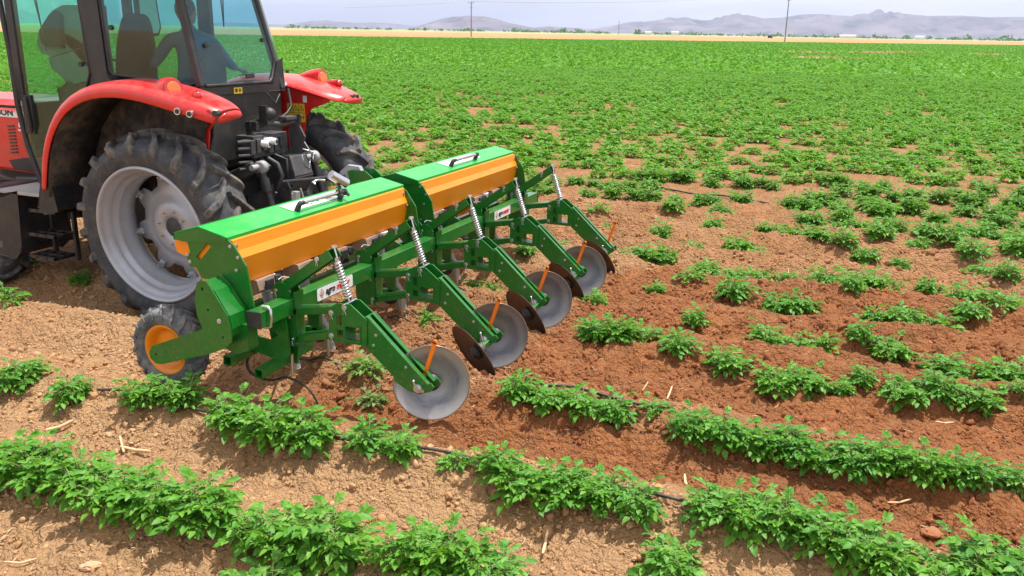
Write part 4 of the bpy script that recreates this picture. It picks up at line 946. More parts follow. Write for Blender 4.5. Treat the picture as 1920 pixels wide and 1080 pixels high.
# bonnet with maker's name, side grille
hood = MB().prism([(1.82, 1.0), (1.82, 1.62), (1.90, 1.70), (2.2, 1.74), (2.50, 1.70), (2.58, 1.62), (2.58, 1.0)], 4.62, 6.7, axis='Y').build('bonnet', G['red'], tr, bevel=.03)
m = MB(); m.box(1.812, 1.819, 4.66, 6.2, 1.53, 1.625); st_b = m.build('name_strip', G['white'], hood)
text_part('lettering', 'MASSEY FERGUSON', G['black_ink'], st_b, (1.811, 6.06, 1.548), (0, -1, 0), (0, 0, 1), .085, 0, bold=.0035, off=TR, sx=1.30)
text_part('lettering', '5430', G['white'], hood, (1.817, 5.06, 1.40), (0, -1, 0), (0, 0, 1), .115, .15, bold=.002, off=TR, sx=1.3)
m = MB()
for i in range(9): z = 1.18+i*.033; m.bar((1.817, 5.10, z), (1.817, 5.19, z-.008), .014, .016, up=(1, 0, 0))
m.build('bonnet_grille', bp, hood)
m = MB(); m.prism([(4.62, 1.0), (5.16, 1.0), (5.22, 1.09), (5.0, 1.13), (4.62, 1.13)], 1.80, 1.818); m.box(1.86, 2.54, 4.6, 6.3, .62, 1.05); m.build('engine', bp, tr, bevel=.01)
m = MB(); m.tube([(1.80, 5.45, .95), (1.72, 5.2, .92), (1.70, 4.9, .89), (1.74, 4.6, .88), (1.80, 4.45, .95)], .025, 8); m.tube([(1.70, 5.4, .70), (1.66, 4.9, .62)], .05, 10); m.build('exhaust_pipe', bp, tr)
# transmission and axles
m = MB(); m.box(1.98, 2.42, 2.55, 4.6, .52, 1.05); m.box(1.90, 2.50, 2.42, 2.95, .48, 1.10); m.build('transmission', ca, tr, bevel=.03)
m = MB(); m.tube([(1.30, 2.62, .745), (1.75, 2.62, .75), (1.9, 2.62, .76)], [.10, .13, .19], 20); m.tube([(3.1, 2.60, .745), (2.65, 2.62, .75), (2.5, 2.62, .76)], [.10, .13, .19], 20); m.build('rear_axle', ca, tr)
m = MB(); m.tube([(1.3, 5.12, .46), (3.1, 5.12, .46)], .08, 14); m.box(1.95, 2.45, 4.5, 6.5, .55, .75); m.build('front_axle', ca, tr)
# fuel tank, platform and steps
m = MB(); m.prism([(4.98, .36), (4.90, .95), (4.62, .965), (4.52, .91), (4.30, .93), (4.28, .42), (4.42, .33)], 1.10, 1.62); m.build('fuel_tank', bk, tr, bevel=.03)
m = MB(); m.box(1.10, 1.60, 3.98, 4.56, .925, .955); m.build('platform', G['gunmetal'], tr, bevel=.006)
for z, yo in ((.78, 0), (.55, .05), (.34, .08)):
    m = MB()
    for x in (1.10, 1.20, 1.30): m.box(x, x+.022, 3.82+yo, 4.16+yo, z, z+.028)
    for y in (3.82, 3.92, 4.04, 4.14): m.box(1.10, 1.32, y+yo, y+yo+.016, z-.004, z+.024)
    m.build('step', bk, tr)
m = MB(); m.box(1.30, 1.34, 3.84, 3.87, .30, .95); m.box(1.30, 1.34, 4.12, 4.15, .30, .95); m.build('step_rail', bk, tr)
MB().tube([(1.42, 3.72, .86), (1.42, 3.70, .40)], .085, 16).build('air_tank', bk, tr)

# linkage, couplers and pick-up hitch between the wheels
m = MB(); m.tube([(1.78, 2.42, 1.12), (2.66, 2.42, 1.12)], .055, 14); m.build('lift_shaft', ca, tr)
for x in (1.80, 2.60):
    m = MB(); m.bar((x, 2.42, 1.12), (x, 2.13, 1.245), .055, .10); m.build('lift_arm', ca, tr, bevel=.012)
    m = MB(); m.tube([(x-.06, 2.115, 1.245), (x+.07, 2.115, 1.245)], .026, 12); m.lathe([(-.03, .03), (-.03, .058), (.03, .058), (.03, .03)], 22, c=(x+.06, 2.10, 1.24)); m.ball((x+.06, 2.10, 1.24), .04); m.build('lift_joint', G['gunmetal'], tr)
    m = MB(); m.tube([(x+.06, 2.10, 1.20), (x+.06, 2.02, .92), (x+.06, 1.95, .66)], [.034, .036, .036], 12); m.tube([(x+.06, 2.08, 1.14), (x+.06, 2.05, 1.02)], .046, 12); m.build('lift_rod', bk, tr)
    m = MB(); m.bar((x+.03, 2.45, .62), (x-.03 if x < 2 else x+.05, 1.05, .62), .035, .09); m.ball((x-.03 if x < 2 else x+.05, 1.02, .62), .055, n=14); m.build('lower_link', bk, tr, bevel=.008)
m = MB(); m.tube([(2.10, 2.10, 1.06), (2.105, 2.0, 1.075), (2.105, 1.45, 1.165)], .024, 12); m.helix((2.105, 2.0, 1.075), (2.105, 1.58, 1.143), .022, .004, 16, n=10, k=4); m.tube([(2.105, 1.46, 1.163), (2.105, 1.36, 1.18)], .032, 12); m.build('top_link', G['cast'], tr)
m = MB(); m.ball((2.105, 1.29, 1.205), .062, sc=(.7, 1.3, .9)); m.prism([(1.42, 1.22), (1.34, 1.285), (1.22, 1.28), (1.18, 1.20), (1.30, 1.17), (1.38, 1.15)], 2.08, 2.13); m.prism([(1.30, 1.23), (1.24, 1.23), (1.27, 1.11)], 2.055, 2.06); m.build('top_link_hook', G['rim'], tr, bevel=.006)
# hook frame (pickup arms) and plates
m = MB(); m.bar((2.02, 2.30, 1.10), (2.02, 2.34, 1.60), .03, .06, up=(0, 1, 0)); m.box(2.0, 2.04, 2.24, 2.36, 1.54, 1.62); m.bar((1.985, 2.30, 1.58), (2.2, 2.30, 1.60), .02, .09); m.build('hitch_bracket', bk, tr, bevel=.004)
m = MB(); m.ball((2.16, 2.22, 1.685), .062, sc=(1, 1.2, .95), n=16); m.tube([(2.16, 2.22, 1.64), (2.17, 2.21, 1.60)], .026, 10); m.box(2.10, 2.13, 2.2, 2.28, 1.62, 1.76); m.build('work_lamp', bp, tr)
m = MB(); m.tube([(2.12, 2.22, 1.60), (2.26, 2.16, 1.58), (2.40, 2.12, 1.60)], .026, 10); m.box(2.24, 2.40, 2.08, 2.18, 1.62, 1.655); m.prism([(2.20, 1.50), (2.12, 1.66), (2.06, 1.66), (2.08, 1.56), (2.02, 1.46), (2.06, 1.36), (2.10, 1.2), (2.18, 1.2)], 2.42, 2.44); m.build('pickup_hook', ca, tr, bevel=.006)
m = MB(); m.tube([(2.44, 2.05, 1.42), (2.46, 1.98, 1.30), (2.50, 2.0, 1.22), (2.56, 2.02, 1.30), (2.46, 2.10, 1.34)], .007, 6); m.tube([(2.36, 2.02, 1.30), (2.34, 1.98, 1.20), (2.40, 1.97, 1.17), (2.46, 2.0, 1.24)], .007, 6); m.build('safety_clip', st, tr)
m = MB(); rr = random.Random(3)
m.box(1.92, 2.42, 2.22, 2.42, 1.30, 1.50)
for i in range(6): x = 1.84+i*.085; m.box(x, x+.065, 2.18, 2.30, 1.33+.05*rr.random(), 1.45+.04*rr.random())
for i in range(5): m.tube([(1.86, 2.20, 1.22+.06*i), (1.70, 2.22, 1.23+.06*i)], .016, 8); m.tube([(2.0+.1*i, 2.2, 1.28), (1.98+.1*i, 2.1, 1.22)], .022, 8)
m.build('valve_block', ca, tr, bevel=.006)
for x, z in ((2.02, 1.425), (2.12, 1.44)):
    m = MB(); m.tube([(x-.03, 2.24, z+.01), (x, 2.12, z)], .032, 18); o = m.build('hydraulic_coupler', G['white'], tr)
    m = MB(); m.tube([(x, 2.125, z), (x, 2.117, z)], .018, 14); m.build('coupler_bore', bk, o)
m = MB(); m.tube([(2.02, 2.15, 1.30), (2.03, 2.05, 1.25), (2.02, 2.0, 1.15), (2.0, 2.05, 1.0)], .022, 8); m.tube([(2.12, 2.15, 1.32), (2.14, 2.03, 1.28), (2.13, 2.02, 1.12), (2.2, 2.1, .98)], .014, 8); m.tube([(2.66, 2.36, 1.88), (2.62, 2.30, 1.72), (2.52, 2.28, 1.66), (2.42, 2.32, 1.60)], .013, 8); m.tube([(2.3, 2.34, 1.86), (2.35, 2.28, 1.76), (2.45, 2.30, 1.84)], .009, 8); m.build('hydraulic_hose', bp, tr)
m = MB(); m.prism([(2.32, 1.28), (2.02, 1.30), (1.95, 1.12), (2.05, .92), (2.30, .90)], 2.16, 2.42); m.prism([(2.10, 1.06), (2.06, .88), (2.30, .82)], 1.9, 2.0); m.box(2.0, 2.4, 2.0, 2.4, .60, .95); m.build('hitch_housing', ca, tr, bevel=.012)
MB().prism([(1.95, 1.10), (1.90, 1.105), (1.87, 1.05), (1.87, .84), (2.04, .84), (2.04, .95)], 1.955, 1.97, [[(1.925+.014*math.cos(a), 1.045+.014*math.sin(a)) for a in np.linspace(0, 5.5, 8)]]).build('stabiliser_plate', bk, tr, bevel=.003)
m = MB(); m.box(2.02, 2.17, 1.92, 2.10, .86, .99); m.box(2.16, 2.28, 1.80, 1.92, .84, .92); m.tube([(2.15, 1.9, 1.02), (2.17, 1.88, .9)], .01, 6); m.build('socket_box', G['gunmetal'], tr, bevel=.012)
m = MB(); m.tube([(2.12, 1.98, .66), (2.12, .98, .62)], [.045, .04], 14); m.build('drive_shaft', bk, tr)

# ------------------------------------------------------------ people (skinned bodies)
def skin_body(name, joints, edges, mat, parent, org):
    me = bpy.data.meshes.new(name); me.from_pydata([tuple(Vector(j[:3])-Vector(org)) for j in joints], edges, []); me.update()
    o = bpy.data.objects.new(name, me); COL.objects.link(o); o.parent = parent
    md = o.modifiers.new('skin', 'SKIN'); md.use_smooth_shade = True
    for i, j in enumerate(joints):
        sv = me.skin_vertices[0].data[i]; sv.radius = (j[3], j[4] if len(j) > 4 else j[3]); sv.use_root = (i == 0)
    md2 = o.modifiers.new('sub', 'SUBSURF'); md2.levels = 2; md2.render_levels = 2
    me.materials.append(mat); return o
def person(base, shirt, label, turn, lhand, rhand, vest=False, head_turn=0.0):
    """seated person, hips at base, facing +Y turned by `turn` about Z; hands given in world coordinates"""
    P = thing('person', label, 'person', base)
    B = Vector(base); c, s = math.cos(turn), math.sin(turn)
    def W(x, y, z): return B+Vector((x*c-y*s, x*s+y*c, z))
    sh_l, sh_r = W(-.19, .02, .47), W(.19, .02, .47); H = W(0, .06, .72)
    J = [W(0, 0, 0.0), W(0, -.01, .18), W(0, 0, .36), W(0, .01, .47), W(0, .03, .56), W(0, .05, .62)]
    def el(a, h, out): m_ = (a+Vector(h))/2; return m_+Vector((0, 0, -.10))+out*.06
    hl, hr = Vector(lhand), Vector(rhand); ell, elr = el(sh_l, hl, W(-1, 0, 0)-B), el(sh_r, hr, W(1, 0, 0)-B)
    hipl, hipr, kl, kr, al, ar = W(-.10, .02, -.02), W(.10, .02, -.02), W(-.14, .44, .04), W(.14, .44, .04), W(-.14, .50, -.36), W(.14, .50, -.36)
    tl, tr2 = W(-.14, .64, -.40), W(.14, .64, -.40)
    jt = [(*J[0], .15, .12), (*J[1], .15, .11), (*J[2], .165, .12), (*J[3], .12, .09), (*J[4], .058), (*J[5], .055),
          (*sh_l, .072), (*ell, .05), (*hl, .030), (*sh_r, .072), (*elr, .05), (*hr, .030),
          (*hipl, .10), (*kl, .075), (*al, .048), (*tl, .035), (*hipr, .10), (*kr, .075), (*ar, .048), (*tr2, .035)]
    ed = [(0, 1), (1, 2), (2, 3), (3, 4), (4, 5), (3, 6), (6, 7), (7, 8), (3, 9), (9, 10), (10, 11), (0, 12), (12, 13), (13, 14), (14, 15), (0, 16), (16, 17), (17, 18), (18, 19)]
    body = skin_body('body', jt, ed, shirt, P, base)
    # head with features
    a2 = turn+head_turn; c2, s2 = math.cos(a2), math.sin(a2)
    def HW(x, y, z): return H+Vector((x*c2-y*s2, x*s2+y*c2, z))
    m = MB(); m.ball(H, .105, n=20, sc=(.80, .95, 1.12)); m.ball(HW(0, .035, -.065), .07, n=16, sc=(.85, .9, .8))
    m.ball(HW(0, .108, -.012), .018, n=10, sc=(.8, 1, 1.3)); m.ball(HW(-.084, -.005, -.01), .022, n=10, sc=(.5, .8, 1.2)); m.ball(HW(.084, -.005, -.01), .022, n=10, sc=(.5, .8, 1.2)); m.build('head', G['skin'], P)
    m = MB(); m.ball(HW(0, -.018, .030), .108, n=20, sc=(.84, .93, 1.05)); m.build('hair', G['hair'], P)
    m = MB(); m.ball(HW(-.032, .092, .005), .011, n=8); m.ball(HW(.032, .092, .005), .011, n=8); m.build('eyes', G['hair'], P)
    m = MB(); m.tube([HW(-.025, .098, -.062), HW(0, .104, -.064), HW(.025, .098, -.062)], .006, 6); m.build('mouth', G['red_ink'], P)
    # hands: palm, four fingers of different length and a thumb from the side
    for h, e, sd in ((hl, ell, -1), (hr, elr, 1)):
        d = (h-e).normalized(); r = d.cross(Vector((0, 0, 1))).normalized(); u = r.cross(d)
        js = [(*h, .027, .018), (*(h+d*.05), .036, .015), (*(h+d*.085), .034, .013)]; es = [(0, 1), (1, 2)]
        for k, (off, L) in enumerate(((-.030, .062), (-.010, .075), (.011, .070), (.031, .055))):
            b = h+d*.09+r*off; i = len(js); js += [(*b, .0095), (*(b+d*L*.5-u*.008), .0088), (*(b+d*L*.85-u*.028), .0075)]; es += [(2, i), (i, i+1), (i+1, i+2)]
        i = len(js); b = h+d*.035-r*sd*.034; js += [(*b, .012), (*(b+d*.03-r*sd*.022-u*.006), .010), (*(b+d*.055-r*sd*.022-u*.02), .0085)]; es += [(1, i), (i, i+1), (i+1, i+2)]
        skin_body('hand', js, es, G['skin'], P, base)
    # trousers over hips and legs
    jt = [(*J[0], .155, .13), (*hipl, .108), (*kl, .083), (*al, .062), (*hipr, .108), (*kr, .083), (*ar, .062)]
    skin_body('trousers', jt, [(0, 1), (1, 2), (2, 3), (0, 4), (4, 5), (5, 6)], G['trouser'], P, base)
    if vest:
        jt = [(*W(0, -.02, .10), .165, .135), (*W(0, -.02, .30), .178, .140), (*W(0, -.01, .44), .15, .12)]
        skin_body('vest', jt, [(0, 1), (1, 2)], G['dark_cloth'], P, base)
    return P
person((2.30, 3.18, 1.85), G['blue_shirt'], 'driver in a blue shirt leaning an arm to the side behind the rear cab window', -.5, (2.15, 3.55, 2.08), (2.55, 2.86, 2.06), head_turn=-.9)

# ------------------------------------------------------------ potato plants
def leaflet_geo(P, D, N, L, Wd, fold=.34, droop=.28):
    """arrays of leaflets: base P, direction D, normal N, length L, half width Wd -> verts (n,8,3)"""
    S = np.cross(D, N); S /= np.linalg.norm(S, axis=1, keepdims=True)+1e-9
    def pt(t, w, up): return P+D*(L*t)[:, None]+S*(Wd*w)[:, None]+N*(up*Wd-droop*L*t*t)[:, None]
    V = [pt(np.zeros_like(L), 0, 0)]
    for t, w in ((.34, .98), (.70, .70)):
        tt = np.full_like(L, t); V += [pt(tt, -w, fold*w), pt(tt, 0, 0), pt(tt, w, fold*w)]
    V.append(pt(np.ones_like(L), 0, 0))
    return np.stack(V, 1)
LF = [(0, 2, 1), (0, 3, 2), (1, 2, 5, 4), (2, 3, 6, 5), (4, 5, 7), (5, 6, 7)]
def unit(v): return v/(np.linalg.norm(v, axis=-1, keepdims=True)+1e-9)
def plant_mesh(seed, nst, height, spread, per, lf=.062, long=1.0, upright=.6):
    r = np.random.default_rng(seed); P = []; D = []; N = []; L = []; Wd = []; stems = MB()
    for i in range(nst):
        az_ = 2*math.pi*(i+r.uniform(-.4, .4))/nst*1.0+i*.9; out = r.uniform(.15, 1)**.7
        H = height*r.uniform(.65, 1.05)*(1.1-.45*out); R = spread*out; o = np.array([math.cos(az_)*long, math.sin(az_), 0])
        b = np.array([r.uniform(-.04, .04)*long, r.uniform(-.03, .03), 0]); pts = []
        for t in np.linspace(0, 1, 6): pts.append(b+o*R*(t**1.25)+np.array([0, 0, H*(t**.8)]))
        pts = np.array(pts); stems.tube([tuple(p) for p in pts], [.0055, .005, .0045, .004, .003, .002], 5)
        for j in range(per):
            t = .22+.78*(j+r.uniform(0, .8))/per; k = min(4, int(t*5)); f = min(1, t*5-k); p0 = pts[k]*(1-f)+pts[k+1]*f
            a = az_+j*2.4+r.uniform(-.5, .5)
            if t > .93: a = az_
            el_ = r.uniform(-.1, .55)+.35*(t > .9); d0 = np.array([math.cos(a)*math.cos(el_), math.sin(a)*math.cos(el_), math.sin(el_)])
            RL = r.uniform(.10, .17)*(.65+.5*(1-t))*lf/.062; up = unit(np.array([0, 0, 1.0])-d0*d0[2]); sd = np.cross(d0, up)
            rp = [p0+d0*RL*u-np.array([0, 0, 1])*RL*.35*u*u for u in (0, .35, .6, .82, 1)]
            stems.tube([tuple(q) for q in rp], [.003, .0025, .002, .0015, .001], 3, caps=False)
            sc = r.uniform(.75, 1.2)*lf*(.8+.4*(1-t))
            for u_i, ang, sz in ((1, 1.05, .62), (2, .95, .82), (3, .75, .95)):
                for s in (-1, 1):
                    dd = unit(d0*math.cos(ang)+sd*s*math.sin(ang)+r.normal(size=3)*.14); nn_ = unit(up+sd*s*r.uniform(-.1, .5)+r.normal(size=3)*.22); nn_ = unit(nn_-dd*np.dot(nn_, dd))
                    P.append(rp[u_i]); D.append(dd); N.append(nn_); L.append(sc*sz*r.uniform(.85, 1.15)); Wd.append(L[-1]*r.uniform(.25, .31))
            dd = unit(d0+r.normal(size=3)*.15-np.array([0, 0, .3])); nn_ = unit(up+r.normal(size=3)*.2); nn_ = unit(nn_-dd*np.dot(nn_, dd))
            P.append(rp[4]-dd*.004); D.append(dd); N.append(nn_); L.append(sc*1.15); Wd.append(sc*.36)
    V = leaflet_geo(np.array(P), np.array(D), np.array(N), np.array(L), np.array(Wd)); n = len(P)
    m = MB(); b = 0; m.v = [tuple(v) for v in V.reshape(-1, 3)]
    for i in range(n):
        for f in LF: m.f.append(tuple(i*8+k for k in f))
    m.m = [0]*len(m.f); m.sm = [True]*len(m.f)
    return m, stems
def proto_plant(seed, *a, leaf='leaf', **k):
    m, s = plant_mesh(seed, *a, **k)
    f = m.build('foliage', G[leaf], None, org=(0, 0, 0)); t_ = s.build('stems', G['stem'], None, org=(0, 0, 0))
    mf, ms = f.data, t_.data
    bpy.data.objects.remove(f); bpy.data.objects.remove(t_)
    return mf, ms
BIG = [proto_plant(100+i, 12+i%3, .235+.02*(i%2), .150+.015*(i%3), 9, lf=.050+.003*(i%3), long=1.15) for i in range(6)]
MED = [proto_plant(200+i, 8+i%3, .19, .115, 8, lf=.047, long=1.2) for i in range(5)]
SML = [proto_plant(300+i, 5, .13, .085, 5, lf=.046) for i in range(3)]
WILT = [proto_plant(400, 7, .10, .15, 6, lf=.045, leaf='leaf_wilt')]
def put_plant(x, y, kind, sc, label, group, rz=None, dz=0):
    lst = {'b': BIG, 'm': MED, 's': SML, 'w': WILT}[kind]; mf, ms = random.choice(lst)
    z = gz1(x, y)+.005+dz
    e = thing('potato_plant', label, 'potato plant', (x, y, z), group); e.rotation_euler.z = (math.pi/2+random.uniform(-.35, .35)+(math.pi if random.random() < .5 else 0)) if rz is None else rz
    s = sc*random.uniform(.94, 1.06); e.scale = (s, s, s*random.uniform(.92, 1.08))
    for nm, md in (('foliage', mf), ('stems', ms)):
        o = bpy.data.objects.new(nm, md); COL.objects.link(o); o.parent = e
    return e
def land(px, py, z=.10):
    d = Fv+Rv*((px-960)/F_PX)-Uv*((py-540)/F_PX)
    for _ in range(3):
        t_ = (z-CAM.z)/d.z; x, y = CAM.x+d.x*t_, CAM.y+d.y*t_; z = gz1(x, y)
    return x, y
# surveyed places of the plants that can be told apart, row by row (foot of each plant)
ROWS = {
 'the bottom row along the lower edge': [(505, 1150, 'b', 1), (1262, 1075, 'm', 1.05), (1790, 1120, 'b', 1.05), (1870, 1110, 'b', 1.1), (1950, 1120, 'b', 1)],
 'the second row from the camera': [(15, 900, 'b', 1.0), (75, 905, 'b', .95), (150, 925, 'm', 1.1), (225, 950, 'b', 1.0), (285, 975, 'b', .9), (385, 985, 'b', .95), (470, 1020, 'm', .9), (530, 1040, 'b', 1.05), (610, 1060, 'b', 1.1), (770, 1070, 'b', .95), (850, 1085, 'b', .95), (930, 1105, 'm', 1)],
 'the row that starts below the gauge wheel': [(20, 722, 'm', 1.1), (55, 712, 'm', .8), (135, 750, 'm', 1.1), (270, 768, 'b', .85), (345, 765, 'b', .95), (435, 800, 'b', .95), (500, 830, 'b', 1.05), (575, 838, 'b', .95), (690, 840, 'm', .95), (752, 860, 'm', .95), (850, 878, 's', .8),
        (935, 905, 'b', .85), (985, 930, 'b', .9), (1060, 940, 'b', .9), (1130, 955, 'b', .88), (1190, 970, 'm', 1.0), (1340, 975, 'b', .9), (1410, 990, 'b', .95), (1480, 1010, 'b', .95), (1550, 1035, 'b', .95), (1620, 1060, 'b', 1.0), (1665, 1075, 'm', .9)],
 'the row behind the first disc': [(975, 750, 'm', 1.05), (1030, 765, 'm', 1.0), (1090, 775, 'm', 1.05), (1150, 785, 'm', 1.0), (1228, 780, 's', .8), (1290, 820, 'b', .85), (1350, 830, 'b', .85), (1420, 845, 'b', .85), (1480, 850, 'b', .85), (1520, 862, 'm', .9), (1600, 875, 'b', .85), (1660, 880, 'b', .9), (1730, 895, 'b', .9), (1800, 905, 'b', .85), (1835, 905, 'm', .9), (1905, 915, 'm', .8)],
 'the row behind the second pair of discs': [(1115, 640, 'b', .75), (1165, 640, 'b', .7), (1215, 635, 's', .9), (1270, 662, 'm', .9), (1365, 682, 'm', 1.0), (1465, 705, 'b', .8), (1515, 705, 'm', .9), (1580, 715, 'm', .7), (1620, 710, 'm', .7), (1700, 730, 'm', .95), (1765, 735, 'm', .9), (1830, 745, 'm', 1.0), (1905, 745, 's', .8)],
 'the row behind the third pair of discs': [(1115, 572, 'm', .75), (1300, 600, 'm', .72), (1440, 625, 'm', 1.0), (1495, 635, 'm', .85), (1550, 632, 's', 1.0), (1610, 635, 'm', .8), (1670, 645, 'm', .9), (1780, 665, 'm', 1.0), (1870, 680, 'b', .8), (1910, 685, 'b', .85)],
 'the row behind the far discs': [(1230, 545, 'm', .6), (1640, 575, 'm', .65), (1205, 488, 'm', 1.0), (1240, 480, 's', .9), (1295, 525, 's', .9), (1375, 552, 'm', .95), (1465, 560, 'm', .9), (1505, 560, 'm', .75), (1590, 560, 'm', .75), (1695, 580, 'm', .95), (1765, 590, 's', 1.1), (1820, 590, 'm', .8), (1860, 590, 's', 1)],
 'the sparse seventh row': [(1480, 505, 'm', .6), (1740, 530, 'm', .65), (1250, 500, 'm', .6), (1325, 492, 'm', .75), (1380, 500, 'm', .8), (1420, 502, 'm', .8), (1550, 515, 'm', 1.0), (1590, 520, 'm', .9), (1645, 525, 'm', 1.0), (1820, 545, 'm', 1.0), (1840, 510, 'm', .9), (1895, 550, 'm', .8), (1885, 530, 'm', .8)],
 'the eighth row': [(1300, 452, 'm', .6), (1440, 425, 'm', .65), (1625, 472, 'm', .65), (1690, 500, 'm', .6), (1850, 440, 'm', .65), (1420, 462, 'm', .6), (1238, 428, 'm', .8), (1260, 400, 'm', .75), (1335, 420, 'm', .8), (1385, 450, 'm', .85), (1350, 395, 'm', .75), (1480, 455, 'm', .8), (1530, 460, 'm', .8), (1575, 425, 'm', .8), (1580, 460, 'm', .8), (1650, 440, 'm', .8), (1740, 445, 'm', .8), (1720, 470, 'm', .8), (1780, 470, 'm', .8), (1820, 482, 'm', .8), (1905, 470, 'm', .8), (1900, 445, 'm', .7)],
 'the strip beneath the implement': [(888, 540, 'm', .8), (925, 548, 'm', .7), (985, 495, 'm', .75), (955, 482, 's', 1.0), (690, 700, 'w', 1.1), (700, 735, 'w', .8), (800, 605, 's', .8), (1060, 452, 's', 1.1), (1140, 420, 's', 1.0), (1125, 402, 's', 1.1), (1130, 355, 'm', .7)],
 'the strip beside the big wheel': [(150, 520, 'm', .8), (15, 565, 's', 1.1), (45, 500, 's', 1.0)],
}
ORD = ['first', 'second', 'third', 'fourth', 'fifth', 'sixth', 'seventh', 'eighth', 'ninth', 'tenth', 'eleventh', 'twelfth', 'thirteenth', 'fourteenth', 'fifteenth', 'sixteenth', 'seventeenth', 'eighteenth', 'nineteenth', 'twentieth', 'twenty-first', 'twenty-second']
SZ = {'b': 'bushy', 'm': 'medium', 's': 'small', 'w': 'wilted grey-green'}
nplant = 0; used = []
BOOST = {'the row behind the first disc': .88, 'the row that starts below the gauge wheel': .93, 'the row behind the third pair of discs': 1.12, 'the row behind the far discs': 1.25, 'the sparse seventh row': 1.3, 'the eighth row': 1.45, 'the row behind the second pair of discs': 1.08}
for rn, lst in ROWS.items():
    lst = sorted(lst)
    for i, (px, py, kd, sc) in enumerate(lst):
        x, y = land(px, py); used.append((x, y))
        put_plant(x, y, kd, sc*BOOST.get(rn, 1), '%s potato plant, %s from the left in %s' % (SZ[kd], ORD[i], rn), 'potato plants standing along the near rows'); nplant += 1
# the field beyond: individual plants nearest first, then clumps too many to count
cand = []
def in_machine(x, y): return (-.6 < x < 4.7 and -1.0 < y < 1.6) or (.7 < x < 3.7 and 1.5 < y < 7)
rows_all = [3.5, 4.55, 5.6, 6.6, 7.5, 8.4]+[8.4+.92*i for i in range(1, 70)]
fov_l, fov_r = -90, 1960
def proj(x, y, z=0.1):
    d = Vector((x, y, z))-CAM; w = d.dot(Fv); return (960+F_PX*d.dot(Rv)/w, 540-F_PX*d.dot(Uv)/w, w) if w > .1 else (1e9, 0, w)
rr = np.random.default_rng(21)
for X0 in rows_all:
    ys = np.arange(-60, 75, .33)
    for yy in ys:
        x = X0+rr.normal()*.09+float(vnoise(np.array([X0]), np.array([yy]), 3, 7)[0])*.25; y = yy+rr.normal()*.07
        px, py, w = proj(x, y)
        if not (fov_l < px < fov_r) or w > 66: continue
        if in_machine(x, y): continue
        # already surveyed area right of the implement
        if py > 372+ .16*(px-1180) and px > 1120: continue
        if px > 990 and py > 372-.10*(px-1000) and px <= 1120: continue
        if x < 5.9 and px > 960: continue
        dens = .72+.75*float(vnoise(np.array([x]), np.array([y]), 1.1, 9)[0])+.3*float(vnoise(np.array([x]), np.array([y]), 5, 10)[0])+min(.45, max(0, (x-8)*.014))
        if rr.random() > dens: continue
        cand.append((w, x, y, px, py, X0))
for Y0, X0 in [(a, b) for b in (-.55, .5, -1.55) for a in np.arange(5.4, 8, .34)]:
    px, py, w = proj(X0, Y0)
    if -60 < px < 1960 and not in_machine(X0, Y0) and rr.random() < .7: cand.append((w, X0, Y0, px, py, X0))
cand.sort()
cut = 300-nplant
def nth(n): return '%d%s' % (n, 'th' if n % 100 in (11, 12, 13) else {1: 'st', 2: 'nd', 3: 'rd'}.get(n % 10, 'th'))
byrow = {}
for c_ in cand[:cut]: byrow.setdefault((c_[5], c_[3] < 1000), []).append(c_)
keys = sorted(byrow)
for left in (True, False):
    for ri, X0 in enumerate([k[0] for k in keys if k[1] == left]):
        for i, (w, x, y, px, py, _) in enumerate(sorted(byrow[(X0, left)], key=lambda c_: c_[3])):
            put_plant(x, y, 'm' if rr.random() < .45 else 'b', rr.uniform(.85, 1.2), 'potato plant, %s from the left in the %s row %s' % (nth(i+1), nth(ri+1), 'beyond the tractor and hoppers' if left else 'right of the hoppers'), 'potato plants beyond the tractor' if left else 'potato plants at mid distance')
rest = cand[cut:]
print('plants', nplant, 'cand', len(cand))
def bare_proto(mesh_pair_args, leaf='leaf_far'):
    m, s = plant_mesh(*mesh_pair_args[0], **mesh_pair_args[1]); o = m.build('foliage_source', G[leaf], None, org=(0, 0, 0)); COL.objects.unlink(o); return o
protos = [bare_proto(((500+i, 8, .23, .20, 5), dict(lf=.075, long=1.2))) for i in range(3)]
sel = rr.integers(0, 3, len(rest))
for k in range(3):
    R_ = [rest[i] for i in range(len(rest)) if sel[i] == k]
    x = np.array([a[1] for a in R_]); y = np.array([a[2] for a in R_]); n = len(x); s = rr.uniform(.8, 1.15, n)
    instance_stuff('potato_crop', protos[k], np.stack([x, y, gz(x, y)], -1), np.stack([np.zeros(n), np.zeros(n), math.pi/2+rr.uniform(-.5, .5, n)+math.pi*(rr.random(n) < .5)], -1), np.stack([s, s, s*rr.uniform(.85, 1.1, n)], -1), 'dense leafy potato crop filling the field beyond the nearer rows', 'potato crop')
# far crop: broad clumps, 60 m and on, up to the field's end
fp = []
for i in range(2):
    m = MB(); r_ = np.random.default_rng(60+i); n = 230
    P = np.stack([r_.uniform(-.5, .5, n), r_.uniform(-1.1, 1.1, n), r_.uniform(.05, .26, n)], -1); P[:, 2] *= 1-1.2*np.abs(P[:, 0])**1.5
    D = unit(r_.normal(size=(n, 3))*np.array([1, 1, .4])); N = unit(r_.normal(size=(n, 3))*.5+np.array([0, 0, 1])); N = unit(N-D*(N*D).sum(1, keepdims=True))
    V = leaflet_geo(P, D, N, np.full(n, .19), np.full(n, .085)); m.v = [tuple(v) for v in V.reshape(-1, 3)]
    for q in range(n):
        for f in LF: m.f.append(tuple(q*8+k for k in f))
    m.m = [0]*len(m.f); m.sm = [True]*len(m.f); o = m.build('foliage_source', G['leaf_far'], None, org=(0, 0, 0)); COL.objects.unlink(o); fp.append(o)
X0s = []
d = 55.0
xs_, ys_ = [], []
